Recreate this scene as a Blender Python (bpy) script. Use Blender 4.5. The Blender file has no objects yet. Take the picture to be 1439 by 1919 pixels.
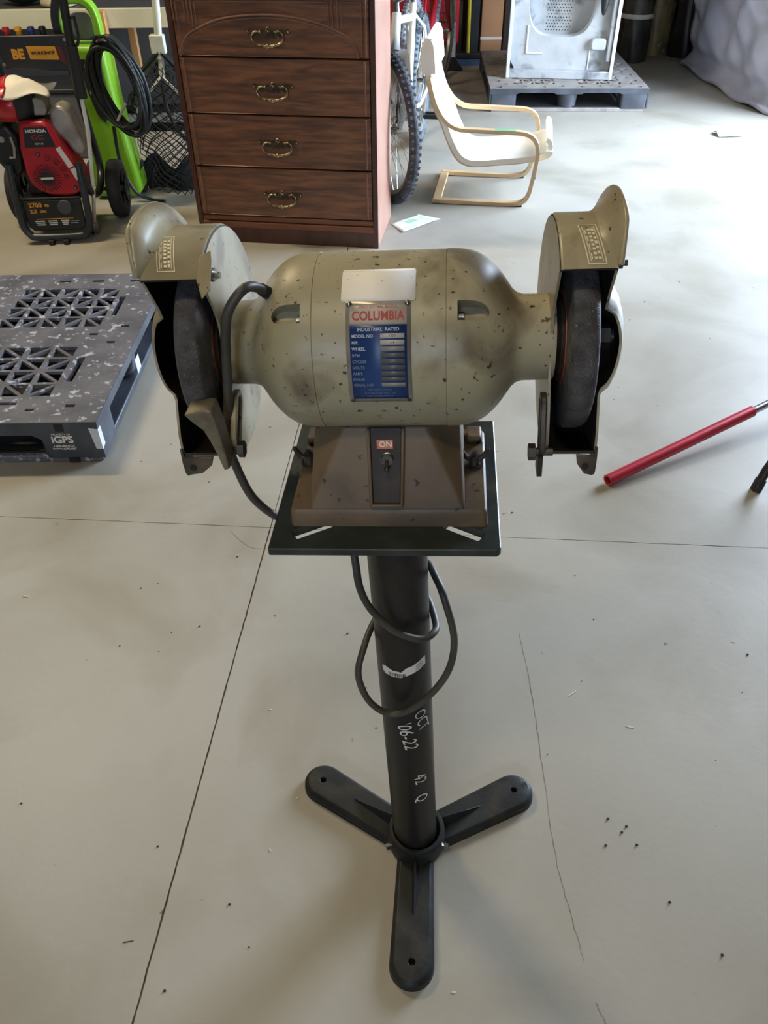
import bpy, bmesh, math, random
from mathutils import Vector, Matrix, Euler
random.seed(7)
PI = math.pi
SC = bpy.context.scene
COL = SC.collection
def lin(c):
    r = []
    for v in c[:3]:
        v = v / 255.0
        r.append(v / 12.92 if v <= 0.04045 else ((v + 0.055) / 1.055) ** 2.4)
    return (r[0], r[1], r[2], 1.0)

# ------------------------------------------------------------------ camera
cam_d = bpy.data.cameras.new('camera')
cam_d.sensor_fit = 'VERTICAL'
cam_d.sensor_height = 24.0
cam_d.lens = 24.0 * 1495.54 / 1919.0
cam_d.clip_start = 0.02
cam_o = bpy.data.objects.new('camera', cam_d); COL.objects.link(cam_o)
_p, _r = math.radians(40.0218), math.radians(0.7808)
_fw = Vector((0, math.cos(_p), -math.sin(_p)))
_up0 = Vector((0, math.sin(_p), math.cos(_p))); _rt0 = Vector((1, 0, 0))
_rt = _rt0 * math.cos(_r) - _up0 * math.sin(_r)
_up = _rt0 * math.sin(_r) + _up0 * math.cos(_r)
M = Matrix((_rt, _up, -_fw)).transposed().to_4x4()
M.translation = Vector((0, 0, 1.3677))
cam_o.matrix_world = M
SC.camera = cam_o

# ------------------------------------------------------------------ world, light, exposure
SC.view_settings.view_transform = 'Standard'
SC.view_settings.look = 'None'
SC.view_settings.gamma = 1.0
SC.view_settings.use_curve_mapping = False
SC.view_settings.exposure = 1.0
w = bpy.data.worlds.new('world'); SC.world = w; w.use_nodes = True
bg = w.node_tree.nodes['Background']
bg.inputs[0].default_value = (0.66, 0.80, 1.0, 1)
bg.inputs[1].default_value = 18
def area(name, loc, rot, sx, sy, power, color, portal=False):
    l = bpy.data.lights.new(name, 'AREA'); l.shape = 'RECTANGLE'; l.size = sx; l.size_y = sy
    l.energy = power; l.color = color
    o = bpy.data.objects.new(name, l); COL.objects.link(o); o.location = loc; o.rotation_euler = rot
    if portal: l.cycles.is_portal = True
    return o
DOOR_X, DOOR_Y0, DOOR_Y1, DOOR_H = 3.25, 3.2, 5.4, 2.9
area('daylight_portal', (DOOR_X + .05, (DOOR_Y0 + DOOR_Y1) / 2, DOOR_H / 2), (0, PI / 2, 0), DOOR_H, DOOR_Y1 - DOOR_Y0, 1, (1, 1, 1), portal=True)
area('window_portal', (-.9, -4.02, 2.3), (PI / 2, 0, 0), 1.2, .8, 1, (1, 1, 1), portal=True)  # portal for the added rear opening
FILL_LAMPS = [(-0.6, -0.6, 3.86), (-2.2, 3.4, 3.86)]  # added warm fill lamps, unseen above the view
for i, (x, y, z) in enumerate(FILL_LAMPS):
    area('ceiling_lamp_light', (x, y, z - .09), (0, 0, 0), 1.1, .25, [14, 50][i], (1.0, .82, .52))

# ------------------------------------------------------------------ materials
def mat(name, col, rough=.5, metal=0.0, col2=None, scale=8.0, lo=.4, hi=.65, bump=0.0, bscale=None, stretch=None,
        spots=None, spot_scale=60, spot_t=.66, spot_soft=.03, stain=None, stain_scale=9, stain_t=(.55, .7), stain_amt=1.0,
        spec=.5, coat=0.0, alpha=None, trans=0.0, detail=6):
    m = bpy.data.materials.new(name); m.use_nodes = True
    nt = m.node_tree; N = nt.nodes; L = nt.links
    b = N['Principled BSDF']
    b.inputs['Roughness'].default_value = rough; b.inputs['Metallic'].default_value = metal
    b.inputs['Specular IOR Level'].default_value = spec
    b.inputs['Coat Weight'].default_value = coat
    b.inputs['Transmission Weight'].default_value = trans
    if alpha is not None: b.inputs['Alpha'].default_value = alpha
    tc = N.new('ShaderNodeTexCoord'); mp = N.new('ShaderNodeMapping')
    L.new(tc.outputs['Object'], mp.inputs[0])
    if stretch: mp.inputs['Scale'].default_value = stretch
    def noise(s, d=detail, dist=0.0):
        n = N.new('ShaderNodeTexNoise'); n.inputs['Scale'].default_value = s; n.inputs['Detail'].default_value = d
        n.inputs['Distortion'].default_value = dist
        L.new(mp.outputs[0], n.inputs['Vector']); return n
    def ramp(src, a, bb, ca, cb):
        r = N.new('ShaderNodeValToRGB'); r.color_ramp.elements[0].position = a; r.color_ramp.elements[1].position = bb
        r.color_ramp.elements[0].color = ca; r.color_ramp.elements[1].color = cb
        L.new(src, r.inputs[0]); return r
    c1 = lin(col); c2 = lin(col2) if col2 else tuple(x * .8 for x in c1[:3]) + (1,)
    cur = ramp(noise(scale).outputs['Fac'], lo, hi, c1, c2).outputs[0]
    def over(cur, fac_out, c):
        mx = N.new('ShaderNodeMix'); mx.data_type = 'RGBA'
        L.new(fac_out, mx.inputs['Factor']); L.new(cur, mx.inputs['A']); mx.inputs['B'].default_value = lin(c)
        return mx.outputs['Result']
    if stain:
        a = stain_amt
        r = ramp(noise(stain_scale, 8, .6).outputs['Fac'], stain_t[0], stain_t[1], (0, 0, 0, 1), (a, a, a, 1)); cur = over(cur, r.outputs[0], stain)
    if spots:
        r = ramp(noise(spot_scale, 3).outputs['Fac'], spot_t, spot_t + spot_soft, (0, 0, 0, 1), (1, 1, 1, 1)); cur = over(cur, r.outputs[0], spots)
    L.new(cur, b.inputs['Base Color'])
    if bump:
        bn = N.new('ShaderNodeBump'); bn.inputs['Strength'].default_value = bump; bn.inputs['Distance'].default_value = .002
        L.new(noise(bscale or scale * 6, 4).outputs['Fac'], bn.inputs['Height']); L.new(bn.outputs[0], b.inputs['Normal'])
    return m

# ------------------------------------------------------------------ mesh builder
class MB:
    def __init__(s): s.v = []; s.f = []; s.m = []; s.cur = 0
    def add(s, vs, fs, T=None):
        k = len(s.v)
        if T is not None: vs = [T @ Vector(v) for v in vs]
        s.v += [tuple(v) for v in vs]; s.f += [tuple(i + k for i in f) for f in fs]; s.m += [s.cur] * len(fs); return s
    def box(s, a, b, T=None):
        x0, y0, z0 = a; x1, y1, z1 = b
        vs = [(x0, y0, z0), (x1, y0, z0), (x1, y1, z0), (x0, y1, z0), (x0, y0, z1), (x1, y0, z1), (x1, y1, z1), (x0, y1, z1)]
        return s.add(vs, [(0, 3, 2, 1), (4, 5, 6, 7), (0, 1, 5, 4), (1, 2, 6, 5), (2, 3, 7, 6), (3, 0, 4, 7)], T)
    def bar(s, p, q, wd, h, up=(0, 0, 1)):      # rectangular bar from p to q, width wd across, height h along up
        p = Vector(p); q = Vector(q); d = (q - p).normalized(); u = Vector(up)
        x = d.cross(u).normalized(); u = x.cross(d).normalized()
        vs = []
        for e in (p, q):
            for a, b in ((-1, -1), (1, -1), (1, 1), (-1, 1)): vs.append(e + x * a * wd / 2 + u * b * h / 2)
        return s.add(vs, [(0, 1, 2, 3), (7, 6, 5, 4), (0, 4, 5, 1), (1, 5, 6, 2), (2, 6, 7, 3), (3, 7, 4, 0)])
    def tube(s, pts, r, n=10, closed=False, caps=True, rs=None):
        pts = [Vector(p) for p in pts]; N = len(pts); k = len(s.v)
        prev = None; rings = []
        for i, p in enumerate(pts):
            if closed: d = pts[(i + 1) % N] - pts[i - 1]
            else: d = pts[min(i + 1, N - 1)] - pts[max(i - 1, 0)]
            d.normalize()
            if prev is None:
                a = Vector((0, 0, 1)) if abs(d.z) < .9 else Vector((1, 0, 0)); x = d.cross(a).normalized()
            else:
                x = (prev - d * prev.dot(d)).normalized()
            prev = x; y = d.cross(x); rr = rs[i] if rs else r
            rings.append([p + (x * math.cos(2 * PI * j / n) + y * math.sin(2 * PI * j / n)) * rr for j in range(n)])
        vs = [v for rg in rings for v in rg]; fs = []
        for i in range(N if closed else N - 1):
            for j in range(n):
                a = i * n + j; b = i * n + (j + 1) % n; i2 = (i + 1) % N
                fs.append((a, b, i2 * n + (j + 1) % n, i2 * n + j))
        if caps and not closed:
            fs.append(tuple(range(n - 1, -1, -1))); fs.append(tuple((N - 1) * n + j for j in range(n)))
        return s.add(vs, fs)
    def cyl(s, p, q, r, n=20, r2=None): return s.tube([p, q], r, n, rs=[r, r2 if r2 is not None else r])
    def lathe(s, prof, axis='x', o=(0, 0, 0), n=48, a0=0, a1=2 * PI, closed_prof=False):
        # prof: list of (along, radius)
        full = abs(a1 - a0 - 2 * PI) < 1e-6; K = n if full else n + 1; vs = []
        for i in range(K):
            a = a0 + (a1 - a0) * i / n; c, sn = math.cos(a), math.sin(a)
            for t, r in prof:
                if axis == 'x': vs.append((o[0] + t, o[1] + r * c, o[2] + r * sn))
                elif axis == 'y': vs.append((o[0] + r * c, o[1] + t, o[2] + r * sn))
                else: vs.append((o[0] + r * c, o[1] + r * sn, o[2] + t))
        P = len(prof); fs = []
        for i in range(n):
            i2 = (i + 1) % K
            for j in range(P if closed_prof else P - 1):
                j2 = (j + 1) % P
                fs.append((i * P + j, i * P + j2, i2 * P + j2, i2 * P + j))
        return s.add(vs, fs)
    def prism(s, poly, a, b, axis='x', T=None):   # poly 2D in remaining axes order
        def mk(u, v, t):
            return {'x': (t, u, v), 'y': (u, t, v), 'z': (u, v, t)}[axis]
        n = len(poly); vs = [mk(u, v, a) for u, v in poly] + [mk(u, v, b) for u, v in poly]
        fs = [tuple(range(n - 1, -1, -1)), tuple(range(n, 2 * n))] + [(i, (i + 1) % n, n + (i + 1) % n, n + i) for i in range(n)]
        return s.add(vs, fs, T)
    def grid(s, fn, nu, nv):
        vs = [fn(i / nu, j / nv) for i in range(nu + 1) for j in range(nv + 1)]
        fs = [(i * (nv + 1) + j, (i + 1) * (nv + 1) + j, (i + 1) * (nv + 1) + j + 1, i * (nv + 1) + j + 1) for i in range(nu) for j in range(nv)]
        return s.add(vs, fs)
    def ball(s, c, r, n=10, sc=(1, 1, 1)):
        vs = []; fs = []
        for i in range(n + 1):
            t = PI * i / n
            for j in range(2 * n):
                a = PI * j / n; vs.append((c[0] + r * sc[0] * math.sin(t) * math.cos(a), c[1] + r * sc[1] * math.sin(t) * math.sin(a), c[2] + r * sc[2] * math.cos(t)))
        for i in range(n):
            for j in range(2 * n): fs.append((i * 2 * n + j, (i + 1) * 2 * n + j, (i + 1) * 2 * n + (j + 1) % (2 * n), i * 2 * n + (j + 1) % (2 * n)))
        return s.add(vs, fs)

def mesh_from(mb, name, mats, smooth=35):
    me = bpy.data.meshes.new(name); me.from_pydata(mb.v, [], mb.f)
    bm = bmesh.new(); bm.from_mesh(me)
    bmesh.ops.remove_doubles(bm, verts=bm.verts, dist=1e-6)
    bmesh.ops.dissolve_degenerate(bm, edges=bm.edges, dist=1e-7)
    bmesh.ops.recalc_face_normals(bm, faces=bm.faces)
    bm.to_mesh(me); bm.free()
    if not isinstance(mats, (list, tuple)): mats = [mats]
    for m in mats: me.materials.append(m)
    if smooth:
        me.shade_smooth(); me.set_sharp_from_angle(angle=math.radians(smooth))
    return me
def part(name, mb, mats, parent=None, bevel=0, smooth=35, solid=0, label=None, seg=2, kind=None, loc=None, rot=None):
    me = mesh_from(mb, name, mats, smooth)
    if len(mb.f) == len(mb.m) and any(mb.m) and len(me.polygons) == len(mb.m):
        for i, k in enumerate(mb.m): me.polygons[i].material_index = k
    o = bpy.data.objects.new(name, me); COL.objects.link(o)
    if parent: o.parent = parent
    if loc: o.location = loc
    if rot: o.rotation_euler = rot
    if solid:
        md = o.modifiers.new('solid', 'SOLIDIFY'); md.thickness = abs(solid); md.offset = 1 if solid > 0 else -1
    if bevel:
        md = o.modifiers.new('bevel', 'BEVEL'); md.width = bevel; md.segments = seg; md.limit_method = 'ANGLE'; md.angle_limit = math.radians(40)
    if label: o['label'] = label
    if kind: o['kind'] = kind
    return o
def tag(o, label, cat, group=None, kind=None):
    o['label'] = label; o['category'] = cat
    if group: o['group'] = group
    if kind: o['kind'] = kind
    return o
def thing(name, label, cat, loc=(0, 0, 0), rot=(0, 0, 0), group=None):
    o = bpy.data.objects.new(name, None); COL.objects.link(o); o.empty_display_size = .05
    o.location = loc; o.rotation_euler = rot
    return tag(o, label, cat, group)
def struct(name, mb, m, parent=None, **k):
    o = part(name, mb, m, parent, **k)
    if parent is None: o['kind'] = 'structure'
    return o
def text(name, s, size, m, parent, T=None, fn=None, ext=.0004, align='CENTER', bold=0.0, sx=1.0, spacing=1.0):
    cu = bpy.data.curves.new('t', 'FONT'); cu.body = s; cu.size = size; cu.extrude = ext; cu.align_x = align; cu.align_y = 'CENTER'
    cu.offset = bold; cu.resolution_u = 3; cu.space_character = spacing
    to = bpy.data.objects.new('t', cu); COL.objects.link(to)
    dg = bpy.context.evaluated_depsgraph_get(); me = bpy.data.meshes.new_from_object(to.evaluated_get(dg))
    bpy.data.objects.remove(to); me.name = name
    for v in me.vertices:
        c = Vector((v.co.x * sx, v.co.y, v.co.z))
        if fn: v.co = fn(c.x, c.y, c.z)
        elif T is not None: v.co = T @ c
        else: v.co = c
    me.materials.clear(); me.materials.append(m)
    o = bpy.data.objects.new(name, me); COL.objects.link(o); o.parent = parent
    return o
def bez(pts, n=8, closed=False):           # catmull-rom
    P = [Vector(p) for p in pts]; out = []; K = len(P)
    rng = range(K) if closed else range(K - 1)
    for i in rng:
        if closed: a, b, c, d = P[i - 1], P[i], P[(i + 1) % K], P[(i + 2) % K]
        else: a, b, c, d = P[max(i - 1, 0)], P[i], P[i + 1], P[min(i + 2, K - 1)]
        for j in range(n):
            t = j / n
            out.append(.5 * ((2 * b) + (-a + c) * t + (2 * a - 5 * b + 4 * c - d) * t * t + (-a + 3 * b - 3 * c + d) * t ** 3))
    if not closed: out.append(P[-1])
    return out
def rrect(x0, z0, x1, z1, r, n=5):
    o = []
    for cx, cz, a in ((x1 - r, z1 - r, 0), (x0 + r, z1 - r, 90), (x0 + r, z0 + r, 180), (x1 - r, z0 + r, 270)):
        for i in range(n + 1):
            t = math.radians(a + 90 * i / n); o.append((cx + r * math.cos(t), cz + r * math.sin(t)))
    return o

# ------------------------------------------------------------------ shared materials
m_floor = mat('concrete_floor', (170, 166, 156), .5, col2=(154, 149, 137), scale=1.6, lo=.35, hi=.7, bump=.15, bscale=60,
              stain=(132, 124, 106), stain_scale=2.0, stain_t=(.47, .72), stain_amt=.75, spots=(104, 94, 80), spot_scale=33, spot_t=.735, spot_soft=.03, spec=.35)
m_joint = mat('joint_dirt', (140, 116, 88), .9, col2=(96, 78, 60), scale=40)
m_wall = mat('painted_wall', (84, 78, 68), .8, col2=(76, 70, 60), scale=2)
m_ceil = mat('ceiling_paint', (112, 108, 98), .9)
m_black = mat('black_plastic', (26, 26, 28), .45, col2=(34, 34, 36))
m_rubber = mat('black_rubber', (32, 32, 34), .75, col2=(44, 44, 46), scale=30)
m_steel = mat('bright_steel', (185, 185, 185), .3, 1.0, col2=(150, 150, 150), scale=30)
m_white = mat('white_print', (228, 225, 218), .6, col2=(218, 214, 205))

# ------------------------------------------------------------------ setting
# floor slabs around the saw-cut cross
fl = MB(); fl.box((-6, -4, -.06), (DOOR_X + 2.0, 12, -.004))
floor = struct('floor', fl, m_joint)
JO = Vector((-.297, 1.572)); JT = Vector((1, -.083)).normalized(); JL = Vector((.083, 1)).normalized()
def jitter_line(p, q, step, amp):
    p = Vector(p); q = Vector(q); n = max(2, int((q - p).length / step)); d = (q - p).normalized(); nn = Vector((-d.y, d.x))
    return [p + (q - p) * i / n + nn * (random.uniform(-amp, amp) if 0 < i < n else 0) for i in range(n + 1)]
EXT = 9.0
for sx in (-1, 1):
    for sy in (-1, 1):
        gl_, gt = .0013 if sy > 0 else .0019, .0010
        o0 = JO + JL * sy * gt + JT * sx * gl_
        a = jitter_line(o0, o0 + JL * sy * 3.2, .015, .0007) + [o0 + JL * sy * EXT]
        b = jitter_line(o0, o0 + JT * sx * 3.2, .015, .0005) + [o0 + JT * sx * EXT]
        c = o0 + JL * sy * EXT + JT * sx * EXT
        poly = a + [c] + b[::-1][:-1]
        s = MB(); s.prism([(v.x, v.y) for v in poly], -.0038, 0, 'z')
        part('slab', s, m_floor, floor, smooth=0)
m_crack = mat('crack_dirt', (112, 102, 86), .95)
def ribbon(name, pts, wd, m, z=.0004, parent=None):
    P = [Vector((p[0], p[1], 0)) for p in pts]; mb = MB(); vs = []
    for i, q in enumerate(P):
        d = (P[min(i + 1, len(P) - 1)] - P[max(i - 1, 0)]).normalized(); n = Vector((-d.y, d.x, 0)); ww = wd * random.uniform(.4, 1.2)
        vs += [q + n * ww / 2 + Vector((0, 0, z)), q - n * ww / 2 + Vector((0, 0, z))]
    mb.add(vs, [(2 * i, 2 * i + 1, 2 * i + 3, 2 * i + 2) for i in range(len(P) - 1)])
    return part(name, mb, m, parent, smooth=0)
for pts in ([(.300, 1.20), (.304, 1.03), (.298, .86), (.293, .687), (.299, .60), (.309, .511)], [(-.40, 1.56), (-.345, 1.50), (-.300, 1.49)], [(.315, .45), (.33, .40), (.35, .33)]):
    q = [v + Vector((random.uniform(-1, 1), random.uniform(-1, 1), 0)) * .0012 for v in bez([(a, b, 0) for a, b in pts], 10)]
    ribbon('crack', q, .0011, m_crack, .0004, floor)
wb = MB(); wb.box((-6, 10.6, 0), (DOOR_X + .1, 10.75, 4)); struct('wall_back', wb, m_wall)
wb = MB(); wb.box((-6.15, -4, 0), (-6, 10.75, 4)); struct('wall_left', wb, m_wall)
WX0, WX1, WZ0, WZ1, WY = -1.5, -.3, 1.9, 2.7, -3.9  # added opening behind the camera for front fill light
wb = MB(); wb.box((-6.15, WY - .15, 0), (WX0, WY, 4)).box((WX1, WY - .15, 0), (DOOR_X + .1, WY, 4)).box((WX0, WY - .15, 0), (WX1, WY, WZ0)).box((WX0, WY - .15, WZ1), (WX1, WY, 4)); struct('wall_rear', wb, m_wall)
wb = MB()
for x in (WX0 + .03, (WX0 + WX1) / 2, WX1 - .03): wb.box((x - .03, WY - .1, WZ0), (x + .03, WY - .04, WZ1))
for z in (WZ0 + .03, WZ1 - .03): wb.box((WX0, WY - .1, z - .03), (WX1, WY - .04, z + .03))
struct('window_1', wb, m_white)  # frame of that added opening
wb = MB(); wb.box((DOOR_X, -4, 0), (DOOR_X + .15, DOOR_Y0, 4)).box((DOOR_X, DOOR_Y1, 0), (DOOR_X + .15, 10.75, 4)).box((DOOR_X, DOOR_Y0, DOOR_H), (DOOR_X + .15, DOOR_Y1, 4)); struct('wall_right', wb, m_wall)
wb = MB(); wb.box((-6.15, -4.15, 4), (DOOR_X + .15, 10.75, 4.1)); struct('ceiling', wb, m_ceil)
m_fillglow = bpy.data.materials.new('lamp_diffuser'); m_fillglow.use_nodes = True
_b = m_fillglow.node_tree.nodes['Principled BSDF']; _b.inputs['Emission Color'].default_value = (1, .87, .66, 1); _b.inputs['Emission Strength'].default_value = 3
for i, (x, y, z) in enumerate(FILL_LAMPS):  # fixtures made up to carry the added fill lamps
    t = thing('ceiling_light', ['strip light on the ceiling above the camera', 'strip light on the ceiling toward the left wall'][i], 'lamp', (x, y, 4.0))
    b = MB(); b.box((-.6, -.14, -.07), (.6, .14, 0)); part('housing', b, m_wall, t, bevel=.006)
    b = MB(); b.box((-.56, -.12, -.08), (.56, .12, -.072)); part('diffuser', b, m_fillglow, t)

# ------------------------------------------------------------------ grinder stand
GX, GY, GYAW, GL1, GL2, HP = .0489, .7092, math.radians(-4.7048), math.radians(-2.808), math.radians(-.660), .80247
m_castblk = mat('black_cast_iron', (25, 27, 27), .5, col2=(40, 41, 40), scale=14, bump=.25, bscale=160, stain=(60, 56, 48), stain_scale=10, stain_t=(.6, .8), spec=.28)
m_pipe = mat('black_steel_pipe', (24, 23, 23), .42, col2=(40, 37, 35), scale=9, stretch=(1, 1, .4), bump=.1, bscale=120, stain=(66, 56, 46), stain_scale=7, stain_t=(.52, .66), spots=(14, 13, 12), spot_scale=28, spot_t=.64, spot_soft=.04, spec=.35)
m_plate = mat('painted_steel_plate', (34, 40, 38), .4, col2=(54, 60, 58), scale=16, bump=.25, bscale=130, stain=(68, 68, 60), stain_scale=12, stain_t=(.62, .72), spots=(150, 150, 145), spot_scale=140, spot_t=.76, spot_soft=.02)
stand = thing('grinder_stand', 'black steel pedestal stand with three cast feet carrying the bench grinder', 'stand', (GX, GY, 0), (0, 0, GYAW))
RL = Euler((GL2, GL1, 0)).to_matrix()
def foot(ang):
    # foot along +x from hub, tapering a little, rounded end
    out = []; n = 14; L = .205; r = .036
    for i in range(n + 1):
        t = -PI / 2 + PI * i / n; out.append((L + r * math.cos(t), r * math.sin(t)))
    out += [(.04, .032), (.02, .03), (.02, -.03), (.04, -.032)]
    def ins(poly, d): # scale about centre line
        return [(x - (d if x > L else 0) * (1 if x > L + .005 else .3), y * (1 - d / .036)) for x, y in poly]
    bm = bmesh.new(); lv = []
    for z, d in ((0, 0), (.015, .001), (.0205, .0055), (.022, .008)):
        lv.append([bm.verts.new((x, y, z)) for x, y in ins(out, d)])
    K = len(out)
    for a, b in zip(lv, lv[1:]):
        for i in range(K): bm.faces.new((a[i], a[(i + 1) % K], b[(i + 1) % K], b[i]))
    bm.faces.new(lv[0][::-1]); 
    # top with a hole
    hole = [bm.verts.new((L + .0055 * math.cos(2 * PI * i / 16), .0055 * math.sin(2 * PI * i / 16), .022)) for i in range(16)]
    holb = [bm.verts.new((L + .0055 * math.cos(2 * PI * i / 16), .0055 * math.sin(2 * PI * i / 16), .002)) for i in range(16)]
    for i in range(16): bm.faces.new((hole[i], hole[(i + 1) % 16], holb[(i + 1) % 16], holb[i]))
    bm.faces.new(holb)
    te = [bm.edges.get((lv[-1][i], lv[-1][(i + 1) % K])) for i in range(K)] + [bm.edges.get((hole[i], hole[(i + 1) % 16])) for i in range(16)]
    bmesh.ops.triangle_fill(bm, edges=te, use_beauty=True)
    # reinforcing rib
    rib = [(.04, 0, .052), (.04, .007, .02), (.04, -.007, .02), (.135, 0, .0225), (.13, .003, .021), (.13, -.003, .021)]
    v = [bm.verts.new(q) for q in rib]
    for f in ((0, 1, 4, 3), (0, 3, 5, 2), (0, 2, 1), (3, 4, 5), (1, 2, 5, 4)): bm.faces.new([v[i] for i in f])
    bmesh.ops.recalc_face_normals(bm, faces=bm.faces)
    me = bpy.data.meshes.new('foot'); bm.to_mesh(me); bm.free(); me.materials.append(m_castblk); me.shade_smooth(); me.set_sharp_from_angle(angle=math.radians(30))
    o = bpy.data.objects.new('foot', me); COL.objects.link(o); o.parent = stand; o.rotation_euler = (0, 0, ang)
    o.modifiers.new('b', 'BEVEL').width = .0008
for a in (-90, 30, 150): foot(math.radians(a + .5))
h = MB(); h.lathe([(.002, .0), (.002, .046), (.020, .050), (.040, .0495), (.052, .049), (.056, .047), (.0565, .0415), (.054, .0398), (.01, .0396)], 'z')
part('socket', h, m_castblk, stand)
for a, lb in ((math.radians(-150), 0), (math.radians(-22), 1)):
    b = MB(); d = Vector((math.cos(a), math.sin(a), 0)); o_ = Vector((0, 0, .036))
    b.cyl(o_ + d * .045, o_ + d * .056, .0035, 8); b.cyl(o_ + d * .053, o_ + d * .059, .006, 6)
    part('set_screw', b, m_steel, stand)
post = MB()
post.tube([RL @ Vector((0, 0, z)) for z in (.008, HP - .010)], .0373, 48)
po = part('pole', post, m_pipe, stand)
pl = thing('x', 'x', 'x'); bpy.data.objects.remove(pl)
def plate_mesh():
    bm = bmesh.new(); W, D, c = .245 / 2, .245 / 2, .008
    oc = [(-W, -D), (W - .004, -D), (W, -D + .004), (W, D), (-W, D)]
    zt = 0; holes = []
    def slot(cx, cy, ang, l, wd):
        ca, sa = math.cos(ang), math.sin(ang)
        return [(cx + x * ca - y * sa, cy + x * sa + y * ca) for x, y in ((-l / 2, -wd / 2), (l / 2, -wd / 2), (l / 2, wd / 2), (-l / 2, wd / 2))]
    holes = [slot(-.078, -.0885, math.radians(30), .044, .014), slot(.084, -.0905, math.radians(-30), .044, .014), slot(-.085, .085, math.radians(-34), .05, .008), slot(.085, .085, math.radians(34), .05, .008)]
    T = [bm.verts.new((x, y, 0)) for x, y in oc]; edges = [bm.edges.new((T[i], T[(i + 1) % len(T)])) for i in range(len(T))]
    for hl in holes:
        H = [bm.verts.new((x, y, 0)) for x, y in hl]; edges += [bm.edges.new((H[i], H[(i + 1) % 4])) for i in range(4)]
    bmesh.ops.triangle_fill(bm, edges=edges, use_beauty=True)
    r = bmesh.ops.extrude_face_region(bm, geom=list(bm.faces)); vs = [g for g in r['geom'] if isinstance(g, bmesh.types.BMVert)]
    bmesh.ops.translate(bm, verts=vs, vec=(0, 0, -.010)); bmesh.ops.recalc_face_normals(bm, faces=bm.faces)
    me = bpy.data.meshes.new('top_plate'); bm.to_mesh(me); bm.free(); me.materials.append(m_plate); return me
o = bpy.data.objects.new('top_plate', plate_mesh()); COL.objects.link(o); o.parent = stand
o.location = RL @ Vector((-.0033, .0123, HP)); o.rotation_euler = (GL2, GL1, 0)
o.modifiers.new('b', 'BEVEL').width = .0012
# paper sticker and chalk marks on the pole
def onpole(x, z, r=.0378):
    a = x / r; v = Vector((r * math.sin(a), -r * math.cos(a), z)); return RL @ v
m_chalk = mat('chalk_marker', (225, 222, 214), .8)
st = MB()
outl = [(-.031, .510, .519), (-.026, .505, .521), (-.014, .504, .517), (-.002, .505, .516), (.005, .508, .524), (.014, .511, .527), (.024, .514, .531), (.035, .518, .534)]
vs = []; 
for x, a, b in outl: vs += [onpole(x + .001, a), onpole(x + .001, b)]
st.add(vs, [(2 * i, 2 * i + 2, 2 * i + 3, 2 * i + 1) for i in range(len(outl) - 1)])
sk = part('sticker', st, m_white, stand, label='torn white paper sticker')
m_ink = mat('black_ink', (30, 28, 27), .7)
b = MB()
for i in range(16):
    x = -.020 + i * .0016 + random.uniform(0, .0006); wv = random.choice([.0005, .0008, .0011])
    b.add([onpole(x, .5065, .0382), onpole(x + wv, .5065, .0382), onpole(x + wv, .513, .0382), onpole(x, .513, .0382)], [(0, 1, 2, 3)])
for i in range(3):
    b.add([onpole(.020, .516 + .004 * i, .0382), onpole(.031, .519 + .004 * i, .0382), onpole(.031, .5198 + .004 * i, .0382), onpole(.020, .5168 + .004 * i, .0382)], [(0, 1, 2, 3)])
part('barcode', b, m_ink, sk)
def scrawl(s, x, z, size, rot=-78):
    a = math.radians(rot)
    def fn(u, v, t): return onpole(x + u * math.cos(a) - v * math.sin(a), z + u * math.sin(a) + v * math.cos(a), .0381 + t)
    text('chalk_writing', s, size, m_chalk, po, fn=fn, ext=.0001, bold=-.0001, sx=.85)
scrawl('OCT', .025, .402, .027, -80); scrawl("'06-22", .001, .372, .031, -80); scrawl('42', .017, .258, .029, -82); scrawl('Q', .018, .205, .029, -82)

# ------------------------------------------------------------------ bench grinder
m_gr = mat('worn_grey_enamel', (170, 161, 132), .42, col2=(152, 142, 112), scale=7, lo=.35, hi=.7, bump=.08, bscale=150,
           stain=(88, 74, 58), stain_scale=11, stain_t=(.50, .64), stain_amt=.75, spots=(62, 50, 38), spot_scale=150, spot_t=.665, spot_soft=.02)
m_base = mat('worn_brown_enamel', (116, 97, 74), .5, col2=(96, 79, 59), scale=8, bump=.12, bscale=140, stain=(84, 70, 54), stain_scale=9, stain_t=(.48, .62), spots=(46, 38, 30), spot_scale=70, spot_t=.66)
m_guard = mat('worn_guard_enamel', (160, 150, 122), .36, col2=(136, 124, 96), scale=11, bump=.06, bscale=160, stain=(100, 84, 64), stain_scale=15, stain_t=(.52, .66), stain_amt=.7, spots=(70, 58, 44), spot_scale=120, spot_t=.66)
m_inblack = mat('sooty_steel', (30, 27, 25), .75, col2=(40, 36, 33), scale=20, bump=.2, bscale=120)  # flat black for guard insides and the patches drawn as holes
m_dark = mat('dark_oily_steel', (62, 56, 50), .45, .6, col2=(86, 78, 70), scale=40)
m_wheel = mat('abrasive_grey', (86, 84, 85), .5, col2=(58, 54, 53), scale=60, lo=.35, hi=.65, bump=.9, bscale=650, spots=(120, 116, 112), spot_scale=420, spot_t=.66, stain=(70, 56, 44), stain_scale=14, stain_t=(.6, .75))
m_cu = mat('copper_paper', (150, 84, 50), .5, .3)
gr = thing('bench_grinder', 'old grey double-wheel bench grinder bolted on the black pedestal stand', 'grinder',
           tuple(Vector((GX, GY, 0)) + Euler((GL2, GL1, GYAW)).to_matrix() @ Vector((0, 0, HP + .0004))), (GL2, GL1, GYAW))
AY, AZ, R0 = .012, .177, .087
def P(x, th, r):  # th degrees from front (-y) upwards
    a = math.radians(th); return Vector((x, AY - r * math.cos(a), AZ + r * math.sin(a)))
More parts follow.
